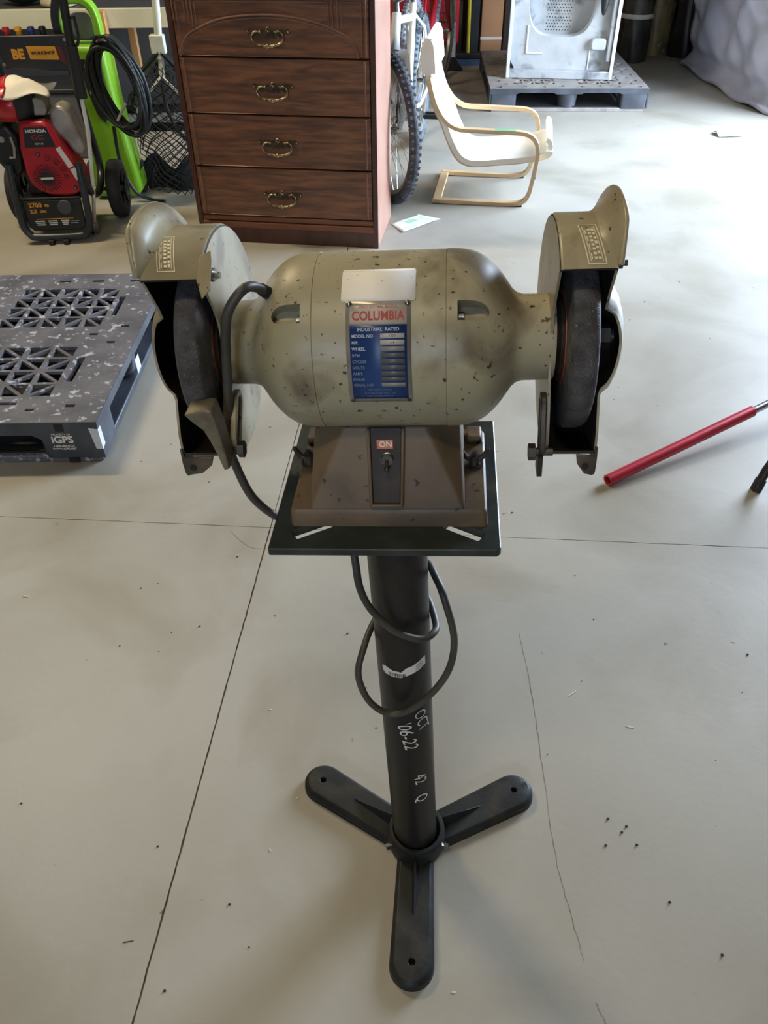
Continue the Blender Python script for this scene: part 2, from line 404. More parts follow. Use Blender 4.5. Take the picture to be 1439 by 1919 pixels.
# motor centre shell
b = MB(); b.lathe([(-.0603, R0 - .004), (-.0603, R0 - .0006), (-.0595, R0), (.0635, R0), (.0643, R0 - .0006), (.0643, R0 - .004)], 'x', (0, AY, AZ), 96)
motor = part('motor_shell', b, m_gr, gr, smooth=30)
def bell(sgn, x0, xn):
    pr = [(.0, R0 - .02), (.0, R0 + .0004), (.012, R0 + .0002), (.022, R0 - .0012), (.030, R0 - .0038), (.038, R0 - .0085), (.046, R0 - .0155), (.053, R0 - .0235), (.059, R0 - .032), (.0635, R0 - .0385), (.068, R0 - .0425), (.074, R0 - .0445), (xn, R0 - .0450), (xn, .01), (.0, .01)]
    b = MB(); b.lathe([(x0 + sgn * t, r) for t, r in pr], 'x', (0, AY, AZ), 96, closed_prof=True)
    o = part('end_bell', b, m_gr, gr, smooth=30)
    # D-shaped cooling slot cut into the shell
    c = MB(); poly = []
    xa, xb, hh = x0 + sgn * .010, x0 + sgn * .026, .0092
    poly = [(xa, -hh), (xb, -hh)] + [(xb + sgn * .013 * math.sin(math.radians(t)), -hh * math.cos(math.radians(t))) for t in range(15, 180, 15)] + [(xb, hh), (xa, hh)]
    th = math.radians(44); n = Vector((0, -math.cos(th), math.sin(th))); u = Vector((0, math.sin(th), math.cos(th)))
    cc = Vector((0, AY, AZ)); K = len(poly); vs = []
    for d in (.066, .105):
        for x, v in poly: vs.append(cc + n * d + u * v + Vector((x, 0, 0)))
    c.add(vs, [tuple(range(K)), tuple(range(2 * K - 1, K - 1, -1))] + [(i, (i + 1) % K, K + (i + 1) % K, K + i) for i in range(K)])
    cm = mesh_from(c, 'cut', [], 0); co = bpy.data.objects.new('cut', cm); COL.objects.link(co); co.parent = gr
    md = o.modifiers.new('cut', 'BOOLEAN'); md.operation = 'DIFFERENCE'; md.object = co; md.solver = 'EXACT'
    dg = bpy.context.evaluated_depsgraph_get(); dg.update(); me = bpy.data.meshes.new_from_object(o.evaluated_get(dg))
    o.modifiers.clear(); o.data = me; bpy.data.objects.remove(co)
    me.shade_smooth(); me.set_sharp_from_angle(angle=math.radians(30))
    s = MB(); q = cc + n * .070 + u * -.001
    s.cyl(q + Vector((xa + sgn * .001, 0, 0)), q + Vector((xa + sgn * .006, 0, 0)), .0035, 10)
    part('through_bolt', s, m_steel, o)
bell(-1, -.0603, .098); bell(1, .0643, .104)

# name plate and sticker on the shell
m_tin = mat('worn_tin_plate', (176, 168, 156), .35, .35, col2=(140, 132, 120), scale=25)
m_blue = mat('blue_enamel_print', (34, 66, 122), .4, col2=(26, 52, 100), scale=14, stain=(54, 58, 70), stain_scale=20, stain_t=(.6, .8), stain_amt=.6)
m_red = mat('red_print', (176, 48, 42), .5)
m_stick = mat('cream_label', (246, 240, 230), .7, col2=(240, 232, 220), scale=10, spots=(72, 58, 44), spot_scale=110, spot_t=.68, spot_soft=.01)
def patch(x0, x1, t0, t1, r, mb=None, n=10, rc=0.0):
    mb = mb or MB()
    def f(u, v):
        x = x0 + (x1 - x0) * u; t = t0 + (t1 - t0) * v
        return P(x, t, r)
    mb.grid(f, 1, n); return mb
def patch_round(x0, x1, t0, t1, r, rad):
    mb = MB(); H = math.radians(t1 - t0) * r; o_ = rrect(x0, 0, x1, H, rad, 4)
    # strips by z order
    zs = sorted(set([round(z, 6) for _, z in o_] + [H * i / 10 for i in range(11)])); rows = []
    for z in zs:
        xin = 0
        if z < rad: xin = rad - math.sqrt(max(0, rad * rad - (rad - z) ** 2))
        elif z > H - rad: xin = rad - math.sqrt(max(0, rad * rad - (z - H + rad) ** 2))
        rows.append((x0 + xin, x1 - xin, t0 + math.degrees(z / r)))
    vs = []
    for a, c, t in rows: vs += [P(a, t, r), P(c, t, r)]
    mb.add(vs, [(2 * i, 2 * i + 1, 2 * i + 3, 2 * i + 2) for i in range(len(rows) - 1)]); return mb
part('blank_label', patch_round(-.0322, .0362, 50.3, 74.2, R0 + .0006, .003), m_stick, gr, solid=.0003, label='blank cream sticker with specks')
npl = part('name_plate', patch(-.0276, .0320, -13.2, 50.2, R0 + .0009, n=24), m_tin, gr, solid=.0006, label='blue and silver metal name plate')
part('blue_field', patch(-.0238, .0285, -10.5, 35.8, R0 + .0018, n=18), m_blue, npl, solid=.0001)
part('pale_field', patch(-.0238, .0285, 36.2, 47.6, R0 + .0018, n=6), mat('pale_print', (196, 180, 168), .5), npl, solid=.0001)
def nt(s, x, th, size, m, align='CENTER', bold=0, sx=1.0, r=R0 + .0022):
    def fn(u, v, t): return P(x + u, th + math.degrees(v / R0), r + t)
    text('lettering', s, size, m, npl, fn=fn, ext=.00008, align=align, bold=bold, sx=sx)
m_pw = mat('plate_white', (190, 194, 200), .5)
m_pg = mat('plate_faded', (116, 128, 146), .5)
nt('HEAVY DUTY BALL BEARING', .0022, 46.6, .0030, m_red, sx=.9)
nt('COLUMBIA', .0022, 41.0, .0112, m_red, bold=.0003, sx=.86)
nt('INDUSTRIAL  RATED', .0022, 33.2, .0042, m_pw, bold=.0001, sx=1.0)
m_row = [mat('plate_row_light', (196, 190, 180), .4), mat('plate_row_mid', (150, 146, 140), .4), mat('plate_row_dark', (98, 98, 98), .4)]
rows = ['MODEL NO', 'H.P.', 'WHEEL', 'RPM', 'CYCLES', 'VOLTS', 'AMPS', 'PHASE', 'SERIAL NO']
for i, s in enumerate(rows):
    th = 29.4 - i * 3.72
    nt(s, -.0222, th, .0038, m_pw if i < 3 else m_pg, 'LEFT', .00008, 1.0)
    part('value_field', patch(.0040, .0262, th - 1.45, th + 1.45, R0 + .0020, n=2), m_row[0 if i < 2 else (1 if i == 2 or i == 8 else 2)], npl, solid=.0001)
nt('7300', .0150, 29.4, .0032, m_ink, r=R0 + .0023); nt('3/4', .0150, 25.7, .0032, m_ink, r=R0 + .0023)
for s, th in (('USE ONLY WHEELS', -5.2 + 1.6), ('SUITABLE FOR THIS TYPE', -6.0), ('AND MAXIMUM R.P.M.', -8.4)): nt(s, .0022, th, .0026, m_pg)
for x in (-.0245, .0290):
    for t, rr in ((48.6, .0030), (-12.0, .0020)):
        b = MB(); c = P(x, t, R0 + .0010); b.ball(c, rr, 6); part('rivet', b, m_dark if rr < .0025 else m_steel, npl)

# base casting
bm = bmesh.new()
for q in [(-.084, -.071, .020), (.082, -.071, .020), (-.084, .074, .020), (.082, .074, .020)] + [(x, y, .108) for x, y in ((-.043, -.044), (.042, -.044), (-.076, -.006), (.076, -.006), (-.076, .034), (.076, .034), (-.043, .066), (.042, .066))]:
    bm.verts.new(q)
bmesh.ops.convex_hull(bm, input=bm.verts); bmesh.ops.recalc_face_normals(bm, faces=bm.faces)
bmesh.ops.dissolve_limit(bm, angle_limit=math.radians(3), verts=bm.verts, edges=bm.edges)
me = bpy.data.meshes.new('pedestal'); bm.to_mesh(me); bm.free(); me.materials.append(m_base)
o = bpy.data.objects.new('pedestal', me); COL.objects.link(o); o.parent = gr
md = o.modifiers.new('b', 'BEVEL'); md.width = .0025; md.segments = 3
b = MB()
lv = [rrect(-.1065, -.0735, .1065, .086, .006, 3), rrect(-.1055, -.0725, .1055, .085, .006, 3), rrect(-.103, -.0705, .103, .083, .006, 3)]
K = len(lv[0]); vs = [(x, y, z) for pl_, z in zip(lv, (0, .017, .021)) for x, y in pl_]
b.add(vs, [tuple(range(K - 1, -1, -1)), tuple(range(2 * K, 3 * K))] + [(l * K + i, l * K + (i + 1) % K, (l + 1) * K + (i + 1) % K, (l + 1) * K + i) for l in (0, 1) for i in range(K)])
part('base_flange', b, m_base, gr, smooth=25)
# saddle between pedestal and motor
b = MB(); b.box((-.058, -.03, .085), (.060, .054, .118)); part('saddle', b, m_base, gr, bevel=.004)
# front face frame: origin on slope
def F(x, s, d):   # s: 0 bottom..1 top along slope, d outwards
    y0, z0, y1, z1 = -.071, .020, -.044, .108; dy, dz = y1 - y0, z1 - z0; L = math.hypot(dy, dz); n = Vector((0, -dz / L, dy / L))
    return Vector((x, y0 + dy * s, z0 + dz * s)) + n * d
def fslab(name, x0, x1, s0, s1, d0, d1, m, bev=.0008, par=None, lab=None, tx=None):
    b = MB(); x2, x3 = (x0, x1) if tx is None else tx
    vs = [F(x0, s0, d0), F(x1, s0, d0), F(x3, s1, d0), F(x2, s1, d0), F(x0, s0, d1), F(x1, s0, d1), F(x3, s1, d1), F(x2, s1, d1)]
    b.add(vs, [(0, 1, 2, 3), (4, 7, 6, 5), (0, 4, 5, 1), (1, 5, 6, 2), (2, 6, 7, 3), (3, 7, 4, 0)])
    return part(name, b, m, par or gr, bevel=bev, label=lab)
sw = fslab('switch_panel', -.0145, .0140, .10, 1.0, .0002, .0022, mat('dark_switch_plate', (46, 38, 32), .6, col2=(62, 52, 44), scale=30), tx=(-.0150, .0175), lab='dark recessed switch plate')
fslab('panel_rib', -.0180, -.0145, .06, 1.0, 0, .006, m_base, .0015, tx=(-.0185, -.0150))
fslab('panel_rib', .0140, .0175, .06, 1.0, 0, .006, m_base, .0015, tx=(.0175, .0210))
fslab('panel_rib', -.0180, .0175, .06, .10, 0, .006, m_base, .0015)
on = fslab('on_label', -.0085, .0085, .755, .865, .0024, .0032, mat('orange_label', (206, 122, 88), .5, col2=(190, 100, 70), scale=40, spots=(90, 60, 44), spot_scale=300, spot_t=.68), lab='faded orange ON label', par=sw)
text('lettering', 'ON', .0085, m_white, sw, fn=lambda u, v, t: F(u + .0008, .81 + v / .092, .0034 + t), ext=.0001, bold=.0002)
b = MB(); c0, n0 = F(.002, .64, .002), (F(0, 0, 1) - F(0, 0, 0)).normalized()
ux = Vector((1, 0, 0)); uy = (F(0, 1, 0) - F(0, 0, 0)).normalized()
b.tube([c0 + (ux * math.cos(t) + uy * math.sin(t)) * .0062 + n0 * .001 for t in [2 * PI * i / 20 for i in range(20)]], .0012, 6, closed=True)
part('switch_ring', b, m_steel, sw)
b = MB(); b.cyl(c0, c0 + n0 * .004, .0055, 16); b.cyl(c0, c0 + n0 * .012 - uy * .008, .0022, 10); b.ball(c0 + n0 * .012 - uy * .008, .0028, 6)
part('toggle_switch', b, m_dark, sw)
# rear pads and wing nuts
for sx, x, yw in ((-1, -.096, .014), (1, .093, .010)):
    b = MB(); b.box((x - .009, .052, .0205), (x + .009, .078, .030)); part('rear_pad', b, m_base, gr, bevel=.003)
    b = MB(); b.cyl((x, yw, .0205), (x, yw, .023), .010, 18); b.cyl((x, yw, .023), (x, yw, .034), .0065, 12, .0055); b.cyl((x, yw, .034), (x, yw, .039), .003, 8)
    for s in (-1, 1):
        b.tube([(x + s * .004, yw, .029), (x + s * .010, yw, .033), (x + s * .0145, yw, .041), (x + s * .015, yw, .044)], .003, 8, rs=[.0035, .0032, .003, .0022])
    part('wing_nut', b, m_dark, gr, bevel=0)

# wheel guards
def edge_y(z):    # front edge of the guard sides, concave
    pts = [(-.095, -.072), (-.07, -.070), (-.045, -.060), (-.02, -.046), (.01, -.036), (.04, -.036), (.06, -.043), (.08, -.055), (.10, -.066)]
    for (a, ya), (c, yc) in zip(pts, pts[1:]):
        if z <= c: return ya + (yc - ya) * max(0, (z - a)) / (c - a)
    return pts[-1][1]
RG = .114; TH0, TH1 = 56.0, -52.0
def side_r(th):   # radial extent of side plate for angle th (deg, from front up)
    t = ((th + 180) % 360) - 180
    if t >= TH0 or t <= TH1: return RG
    c, s = math.cos(math.radians(t)), math.sin(math.radians(t)); r = .02
    lo, hi = .01, RG
    for _ in range(24):
        mid = (lo + hi) / 2
        if -mid * c < edge_y(mid * s): hi = mid
        else: lo = mid
    return lo
def side_plate(name, x, dome, m, xin, par):
    # xin: signed x step from the outer skin to the black inner skin
    b = MB(); n = 120; ths = [360 * i / n for i in range(n)] + [TH0 + .01, TH0 - .01, 360 + TH1 + .01, 360 + TH1 - .01]; ths.sort()
    rad = [.0, .015, .03, .042, .052, .060, .064]; rings = []
    for th in ths:
        R = side_r(th); row = []
        rr_ = [min(r, R) for r in rad] + [max(min(.064, R), .064 + (R - .064) * f_) if R > .064 else R for f_ in (.5, 1.0)]
        row = [P(x + dome(r), th, r) for r in rr_]; row += [P(x + dome(r) + xin, th, r) for r in rr_[::-1]]
        rings.append(row)
    K = len(rings[0]); vs = [v for r in rings for v in r]; n = len(ths)
    b.add(vs, [(i * K + j, i * K + j + 1, ((i + 1) % n) * K + j + 1, ((i + 1) % n) * K + j) for i in range(n) for j in range(K - 1)])
    o = part(name, b, [m, m_inblack], par, smooth=30)
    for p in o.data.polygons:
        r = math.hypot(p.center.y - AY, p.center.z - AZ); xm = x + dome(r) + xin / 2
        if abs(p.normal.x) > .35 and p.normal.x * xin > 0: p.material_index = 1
    return o
m_grime = mat('grimy_guard_metal', (98, 86, 70), .5, col2=(58, 50, 40), scale=30, bump=.1)
def guard(sgn, xi, xo, wc):
    inn, out = xi, xo
    lbl = 'left' if sgn < 0 else 'right'
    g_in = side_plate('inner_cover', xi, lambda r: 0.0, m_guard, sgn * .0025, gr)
    def dome(r): return sgn * (.024 * (1 - (r / .06) ** 2) ** .6 if r < .06 else 0)
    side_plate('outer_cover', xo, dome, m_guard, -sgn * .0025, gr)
    b = MB(); n = 64; a0, a1 = TH0, 360 + TH1; rows = []
    for i in range(n + 1):
        th = a0 + (a1 - a0) * i / n
        e = sgn * .004
        rows.append([P(xi, th, RG - .002), P(xi + sgn * .0015, th, RG + .0015), P(xi + e, th, RG + .003), P(xo - e * .3, th, RG + .003), P(xo, th, RG + .001),
                     P(xo, th, RG - .002), P(xo - e * .5, th, RG), P(xi + e, th, RG)])
    K = 8; vs = [v for r in rows for v in r]
    fs = [(i * K + j, i * K + (j + 1) % K, (i + 1) * K + (j + 1) % K, (i + 1) * K + j) for i in range(n) for j in range(K)] + [tuple(range(K)), tuple(n * K + j for j in range(K - 1, -1, -1))]
    b.add(vs, fs); band = part('guard_band', b, [m_guard, m_inblack], gr, smooth=40)
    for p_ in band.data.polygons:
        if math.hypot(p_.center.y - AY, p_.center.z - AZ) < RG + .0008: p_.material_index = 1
    # flared dust hood with a rolled rim
    b = MB(); n = 48; sec = [(-.014, RG + .002), (-.008, RG + .006), (-.003, RG + .013), (.001, RG + .021), (.004, RG + .0245), (.007, RG + .0235), (.0075, RG + .020), (.004, RG + .019), (0, RG + .012), (-.004, RG + .005), (-.008, RG + .001)]
    rows = []
    for i in range(n + 1):
        th = 57 + (205 - 57) * i / n; k = min(1, (i + 1.5) / 7, (n - i + 2) / 8)
        fo = 1.7 if sgn < 0 else 1.0
        rows.append([P(xo + sgn * (dx * k * (fo if dx > 0 else 1)), th, RG + (r - RG) * k) for dx, r in sec])
    K = len(sec); vs = [v for r in rows for v in r]
    b.add(vs, [(i * K + j, i * K + (j + 1) % K, (i + 1) * K + (j + 1) % K, (i + 1) * K + j) for i in range(n) for j in range(K)] + [tuple(range(K)), tuple(n * K + j for j in range(K))])
    fo = 1.7 if sgn < 0 else 1.0
    kk = lambda i: min(1, (i + 1.5) / 7, (48 - i + 2) / 8)
    b.tube([P(xo + sgn * .0065 * fo * kk(i), 57 + 148 * i / 48, RG + .0228 * kk(i)) for i in range(49)], .0026, 8)
    part('dust_flange', b, m_guard, gr, smooth=50)
    # lug hanging under the front of the outer side
    ly, lz = P(0, TH1 - 4, RG).y, P(0, TH1 - 4, RG).z
    b = MB(); pr = [(ly - .010, lz + .012), (ly + .016, lz + .004), (ly + .014, lz - .012)] + [(ly + .002 + .013 * math.cos(t), lz - .016 + .012 * math.sin(t)) for t in [-.2, -.7, -1.2, -1.8, -2.4, -2.9]] + [(ly - .012, lz - .004)]
    xa = xo - sgn * .0005; b.prism(pr, xa - .0015, xa + .0015, 'x')
    if sgn < 0:
        b.prism([(xo, lz + .002), (xo + .034, lz + .003), (xo + .030, lz - .008), (xo + .018, lz - .018), (xo + .004, lz - .020), (xo, lz - .018)], ly - .012, ly - .009, 'y')
    else:
        b.prism([(xo, lz + .002), (xo - .020, lz + .003), (xo - .018, lz - .008), (xo - .010, lz - .020), (xo - .002, lz - .022), (xo, lz - .018)], ly - .012, ly - .009, 'y')
    lug = part('mounting_lug', b, m_grime, gr, bevel=.0008)
    b = MB(); b.cyl((xo - sgn * .010, ly - .0135, lz - .010), (xo - sgn * .010, ly - .0125, lz - .010), .0035, 12); part('lug_hole', b, m_inblack, lug)  # black disc painted on for the shade in the hole
    # gold-lined warning decal on the band
    m_gold = mat('gold_decal', (228, 218, 184), .5)
    x0, x1 = (-.2020, -.1850) if sgn < 0 else (.1835, .1995)
    if sgn < 0: sl = lambda u, v: P(x0 + (x1 - x0) * u + .006 - .012 * (1 - v) * -1 - .012, 60 + 22 * v, RG + .0035)
    else: sl = lambda u, v: P(x0 + (x1 - x0) * u + .003 - .006 * v, 58 + 25 * v, RG + .0035)
    if sgn < 0: sl = lambda u, v: P(x0 + (x1 - x0) * u - .003 + .010 * (v - .5) * -1 + .003, 60 + 24 * v, RG + .0035)
    b = MB()
    def strip(u0, v0, u1, v1, wd=.035):
        b.grid(lambda s, t: sl(u0 + (u1 - u0) * s + 0, v0 + (v1 - v0) * t), 2, 6)
    strip(0, 0, .06, 1); strip(.94, 0, 1, 1); strip(0, 0, 1, .02); strip(0, .98, 1, 1); strip(.16, .06, .2, .94); strip(.8, .06, .84, .94)
    for i in range(7): strip(.62 + random.uniform(-.02, .02), .1 + i * .115, .76, .1 + i * .115 + random.uniform(.05, .09))
    for i in range(4): strip(.23, .1 + i * .2, .30, .1 + i * .2 + random.uniform(.09, .17))
    for i in range(8): strip(.40, .1 + i * .1, .56, .1 + i * .1 + .055)
    part('warning_decal', b, m_gold, band, smooth=0)
    # wheel
    hw = .0128; rw = .0905
    t = MB(); t.lathe([(wc - sgn * hw, .012), (wc - sgn * hw, rw - .003), (wc - sgn * (hw - .0022), rw - .0005), (wc - sgn * (hw - .004), rw), (wc + sgn * (hw - .010), rw), (wc + sgn * (hw - .005), rw - .0014), (wc + sgn * (hw - .0015), rw - .0045), (wc + sgn * hw, rw - .009), (wc + sgn * hw, .012)], 'x', (0, AY, AZ), 96, closed_prof=True)
    wh = part('grinding_wheel', t, m_wheel, gr, smooth=50, label='grey abrasive wheel, %s side' % lbl)
    t = MB(); t.lathe([(wc - hw - .0008, .012), (wc - hw - .0008, .047), (wc + hw + .0008, .047), (wc + hw + .0008, .012)], 'x', (0, AY, AZ), 48, closed_prof=True); part('blotter', t, m_cu, wh)
    t = MB()
    for s in (-1, 1):
        t.lathe([(wc + s * (hw + .001), .008), (wc + s * (hw + .001), .040), (wc + s * (hw + .004), .041), (wc + s * (hw + .007), .034), (wc + s * (hw + .009), .016), (wc + s * (hw + .009), .008)], 'x', (0, AY, AZ), 40, closed_prof=True)
    part('wheel_flange', t, m_dark, wh, smooth=30)
    t = MB(); xs = wc + sgn * (hw + .009); t.lathe([(xs, .003), (xs, .0135), (xs + sgn * .012, .0135), (xs + sgn * .012, .003)], 'x', (0, AY, AZ), 6, closed_prof=True)
    t.cyl((sgn * .15, AY, AZ), (xs + sgn * .016, AY, AZ), .008, 16); part('spindle', t, m_dark, gr)
guard(-1, -.1560, -.2125, -.1790)
guard(1, .1620, .2120, .1895)
# spark deflector bracket on the left guard
b = MB(); q = P(-.1555, 63, RG)
vs = [P(-.159, 68, RG + .004), P(-.149, 70, RG + .006), P(-.1455, 63, RG + .008), P(-.1450, 50, RG + .005), P(-.153, 46, RG + .003), P(-.159, 55, RG + .004)]
nrm = Vector((.25, -.75, .6)).normalized() * .003
b.add(vs + [v + nrm for v in vs], [tuple(range(5, -1, -1)), tuple(range(6, 12))] + [(i, (i + 1) % 6, 6 + (i + 1) % 6, 6 + i) for i in range(6)])
brk = part('spark_guard_bracket', b, m_guard, gr, bevel=.0008)
b = MB(); q = P(-.1515, 60, RG - .002); b.cyl(q, q + Vector((.012, -.002, 0)), .003, 10); b.cyl(q + Vector((.003, 0, 0)), q + Vector((.007, -.001, 0)), .0062, 6)
part('screw', b, m_steel, brk)
b = MB(); q = P(.2135, 62, RG - .006); b.cyl(q, q + Vector((.008, 0, 0)), .0025, 10); b.cyl(q, q + Vector((.004, 0, 0)), .005, 6); part('rim_screw', b, m_dark, gr)
# tool rest, left
tr = MB()
tr.prism([(-.180, .166), (-.158, .171), (-.153, .170), (-.150, .150), (-.147, .104), (-.153, .102), (-.157, .122), (-.161, .138), (-.165, .149), (-.172, .156)], -.110, -.086, 'y')
m_rest = mat('grimy_cast_iron', (128, 118, 98), .45, .2, col2=(84, 74, 60), scale=30, bump=.15, bscale=200)  # mottled grey-brown, darker than the guard enamel
part('tool_rest', tr, m_rest, gr, bevel=.0015, label='cast angled tool rest')
def slotted(name, x, y0, z0, y1, z1, rr, m):
    d = Vector((0, y1 - y0, z1 - z0)); L = d.length; d.normalize(); u = Vector((0, -d.z, d.y)); c = Vector((x, y0, z0)); pts = []
    def oval(r):
        o = []
        for i in range(9): t = -PI / 2 + PI * i / 8; o.append(c + d * (L + r * math.cos(t)) + u * r * math.sin(t))
        for i in range(9): t = PI / 2 + PI * i / 8; o.append(c + d * (r * math.cos(t)) + u * r * math.sin(t))
        return o
    A, B = oval(rr), oval(rr * .42); X = Vector((.006, 0, 0)); n = 18; b = MB()
    vs = A + B + [v + X for v in A] + [v + X for v in B]; fs = []
    for i in range(n):
        j = (i + 1) % n; fs += [(i, j, n + j, n + i), (2 * n + i, 3 * n + i, 3 * n + j, 2 * n + j), (i, 2 * n + i, 2 * n + j, j), (n + i, n + j, 3 * n + j, 3 * n + i)]
    b.add(vs, fs); return part(name, b, m, gr, bevel=.0012)
arm = slotted('rest_arm', -.1500, -.072, .117, -.046, .142, .0120, m_guard)
b = MB(); b.cyl((-.152, -.080, .107), (-.138, -.080, .107), .0045, 10); b.cyl((-.144, -.080, .107), (-.138, -.080, .107), .0085, 6); part('arm_bolt', b, m_dark, arm)
arm = slotted('rest_arm', .1540, -.064, .098, -.050, .138, .0110, m_dark)
b = MB(); b.cyl((.144, -.068, .093), (.168, -.068, .093), .004, 10); b.cyl((.144, -.068, .093), (.151, -.068, .093), .0085, 6); b.box((.153, -.078, .070), (.158, -.058, .092)); part('arm_bolt', b, m_dark, arm)
# power cord
m_cord = mat('grey_rubber_cord', (74, 70, 62), .5, col2=(60, 57, 50), scale=20)
Zp = AZ
cu = [(-.104, -.014, Zp + .060), (-.110, -.032, Zp + .078), (-.118, -.052, Zp + .086), (-.133, -.060, Zp + .070), (-.141, -.060, Zp + .045), (-.148, -.062, Zp - .005), (-.154, -.066, Zp - .045), (-.158, -.066, Zp - .075), (-.158, -.060, Zp - .105), (-.149, -.052, Zp - .155), (-.131, -.025, Zp - .205), (-.118, .010, Zp - .222), (-.085, .02, Zp - .235), (-.06, -.0, Zp - .225 - .012)]
H0 = HP
cd = [(-.047, -.035, .715 - H0), (-.043, -.045, .680 - H0), (-.031, -.046, .643 - H0), (-.005, -.046, .607 - H0), (.026, -.044, .590 - H0), (.043, -.032, .588 - H0), (.0455, -.010, .585 - H0), (.030, .036, .590 - H0), (.0, .048, .605 - H0), (.012, .047, .632 - H0), (.034, .028, .656 - H0), (.046, -.005, .664 - H0), (.058, -.033, .652 - H0), (.070, -.046, .592 - H0), (.060, -.050, .530 - H0), (.026, -.050, .470 - H0), (-.013, -.050, .441 - H0), (-.045, -.048, .463 - H0), (-.059, -.040, .510 - H0), (-.051, -.022, .545 - H0), (-.040, .015, .555 - H0), (-.02, .042, .57 - H0), (0, .046, .60 - H0)]
b = MB(); b.tube(bez(cu + [(-.052, -.02, .745 - H0)] + cd, 8), .0047, 12); part('power_cord', b, m_cord, gr, smooth=60)
b = MB(); b.cyl((-.100, -.004, Zp + .054), (-.109, -.026, Zp + .074), .0068, 14, .0058); part('cord_grommet', b, m_rubber, gr)

# ------------------------------------------------------------------ plastic pallets
m_pal = mat('grey_black_plastic', (84, 84, 90), .45, col2=(104, 103, 108), scale=9, lo=.35, hi=.6, bump=.4, bscale=55, spots=(172, 174, 182), spot_scale=46, spot_t=.585, spot_soft=.08)
m_pal2 = mat('dusty_plastic', (146, 140, 134), .6, col2=(124, 119, 114), scale=9, bump=.15, bscale=60, spots=(140, 136, 130), spot_scale=30, spot_t=.62)
m_palside = mat('black_pallet_side', (58, 61, 68), .45, col2=(76, 80, 88), scale=10)
m_palshade = mat('black_pallet_inside', (22, 22, 24), .6)  # near black, shade inside the pallet put into the colour
m_silv = mat('silver_sticker', (214, 218, 224), .4, .2)
def pallet(name, label, X, Y, yaw, W, D, m, mside, fields, solids, slots, print_it, group=None):
    # origin at the front right corner of the footprint; x runs to the left (negative), y back
    t = thing(name, label, 'pallet', (X, Y, 0), (0, 0, yaw), group)
    H = .141; th = .022
    # deck: solid zones with small slots, lattice zones of ribs
    b = MB(); xs = sorted({0, -W} | {v for f in fields for v in (f[0], f[1])} | {v for s in slots for v in (s[0], s[1])})
    ys = sorted({0, D} | {v for f in fields for v in (f[2], f[3])} | {v for s in slots for v in (s[2], s[3])})
    holes = fields + slots
    for x0, x1 in zip(xs, xs[1:]):
        for y0, y1 in zip(ys, ys[1:]):
            cx, cy = (x0 + x1) / 2, (y0 + y1) / 2
            if any(h[0] < cx < h[1] and h[2] < cy < h[3] for h in holes): continue
            b.box((x0, y0, H - th), (x1, y1, H))
    part('deck', b, m, t, smooth=0)
    for f in fields:
        b = MB(); x0, x1, y0, y1 = f; nx = max(1, round((x1 - x0) / .078)); ny = max(1, round((y1 - y0) / .078))
        for i in range(nx + 1):
            x = x0 + (x1 - x0) * i / nx; b.bar((x, y0, H - .0055), (x, y1, H - .0055), .012, .0105)
        for j in range(ny + 1):
            y = y0 + (y1 - y0) * j / ny; b.bar((x0, y, H - .0057), (x1, y, H - .0057), .012, .0105)
        for i in range(nx):
            for j in range(ny):
                xa, xb = x0 + (x1 - x0) * i / nx, x0 + (x1 - x0) * (i + 1) / nx; ya, yb = y0 + (y1 - y0) * j / ny, y0 + (y1 - y0) * (j + 1) / ny
                if (i + j) % 2: b.bar((xa, ya, H - .0060), (xb, yb, H - .0060), .011, .0100)
                else: b.bar((xa, yb, H - .0060), (xb, ya, H - .0060), .011, .0100)
        part('rib_lattice', b, m, t, smooth=0)
    # black sheets added for the shade under the deck; feet and bottom rails
    b = MB(); b.box((-W + .02, .02, .026), (-.17, D - .02, .030)); part('lower_web', b, m_palshade, t)
    b = MB(); b.box((-W + .02, D - .028, .026), (-.02, D - .020, H - th)); part('cross_web', b, m_palshade, t)
    for xc in (-.085, -W / 2, -W + .085):
        for yc in (.07, D / 2, D - .07):
            b = MB(); hw = .085 if abs(yc - D / 2) > .1 else .07; hd = .07 if abs(yc - D / 2) > .1 else .055
            if abs(xc + W / 2) < .1 or abs(yc - D / 2) < .1: b.lathe([(.022, .0), (.022, .058), (H - th, .066), (H - th, 0)], 'z', (xc, yc, 0), 20)
            else: b.prism(rrect(xc - hw, yc - hd, xc + hw, yc + hd, .015, 3), .02, H - th, 'z')
            part('foot_block', b, mside, t, bevel=0, smooth=30)
    for yc in (.06, D / 2, D - .06):
        b = MB(); b.box((-W + .012, yc - .055, 0), (-.012, yc + .055, .024)); part('bottom_rail', b, mside if yc > .1 else m, t, bevel=.004)
    for xc in (-.07, -W + .07):
        b = MB(); b.box((xc - .06, .006, 0.001), (xc + .06, D - .006, .0235)); part('bottom_rail', b, mside, t, bevel=.004)
    # skirt under the deck edge with fork openings
    for y, s in ((0, 1), (D, -1)):
        b = MB(); pts = [(.001, H), (.001, .024), (-.150, .024), (-.165, .085), (-.19, .1), (-W / 2 + .11, .1), (-W / 2 + .08, .07), (-W / 2 + .07, .024), (-W / 2 - .07, .024), (-W / 2 - .08, .07), (-W / 2 - .11, .1), (-W + .19, .1), (-W + .165, .085), (-W + .15, .024), (-W, .024), (-W - .001, H)]
        if not print_it: pts = [(.001, H), (.001, H - .034), (-.17, H - .034), (-.19, H - .026), (-W / 2 + .1, H - .026), (-W / 2 + .08, H - .034), (-W / 2 - .08, H - .034), (-W / 2 - .1, H - .026), (-W + .19, H - .026), (-W + .17, H - .034), (-W - .001, H - .034), (-W - .001, H)]
        b.prism([(x, z - .0005) for x, z in pts], y - s * .0022, y + s * .006, 'y')
        part('end_skirt', b, mside, t, smooth=0)
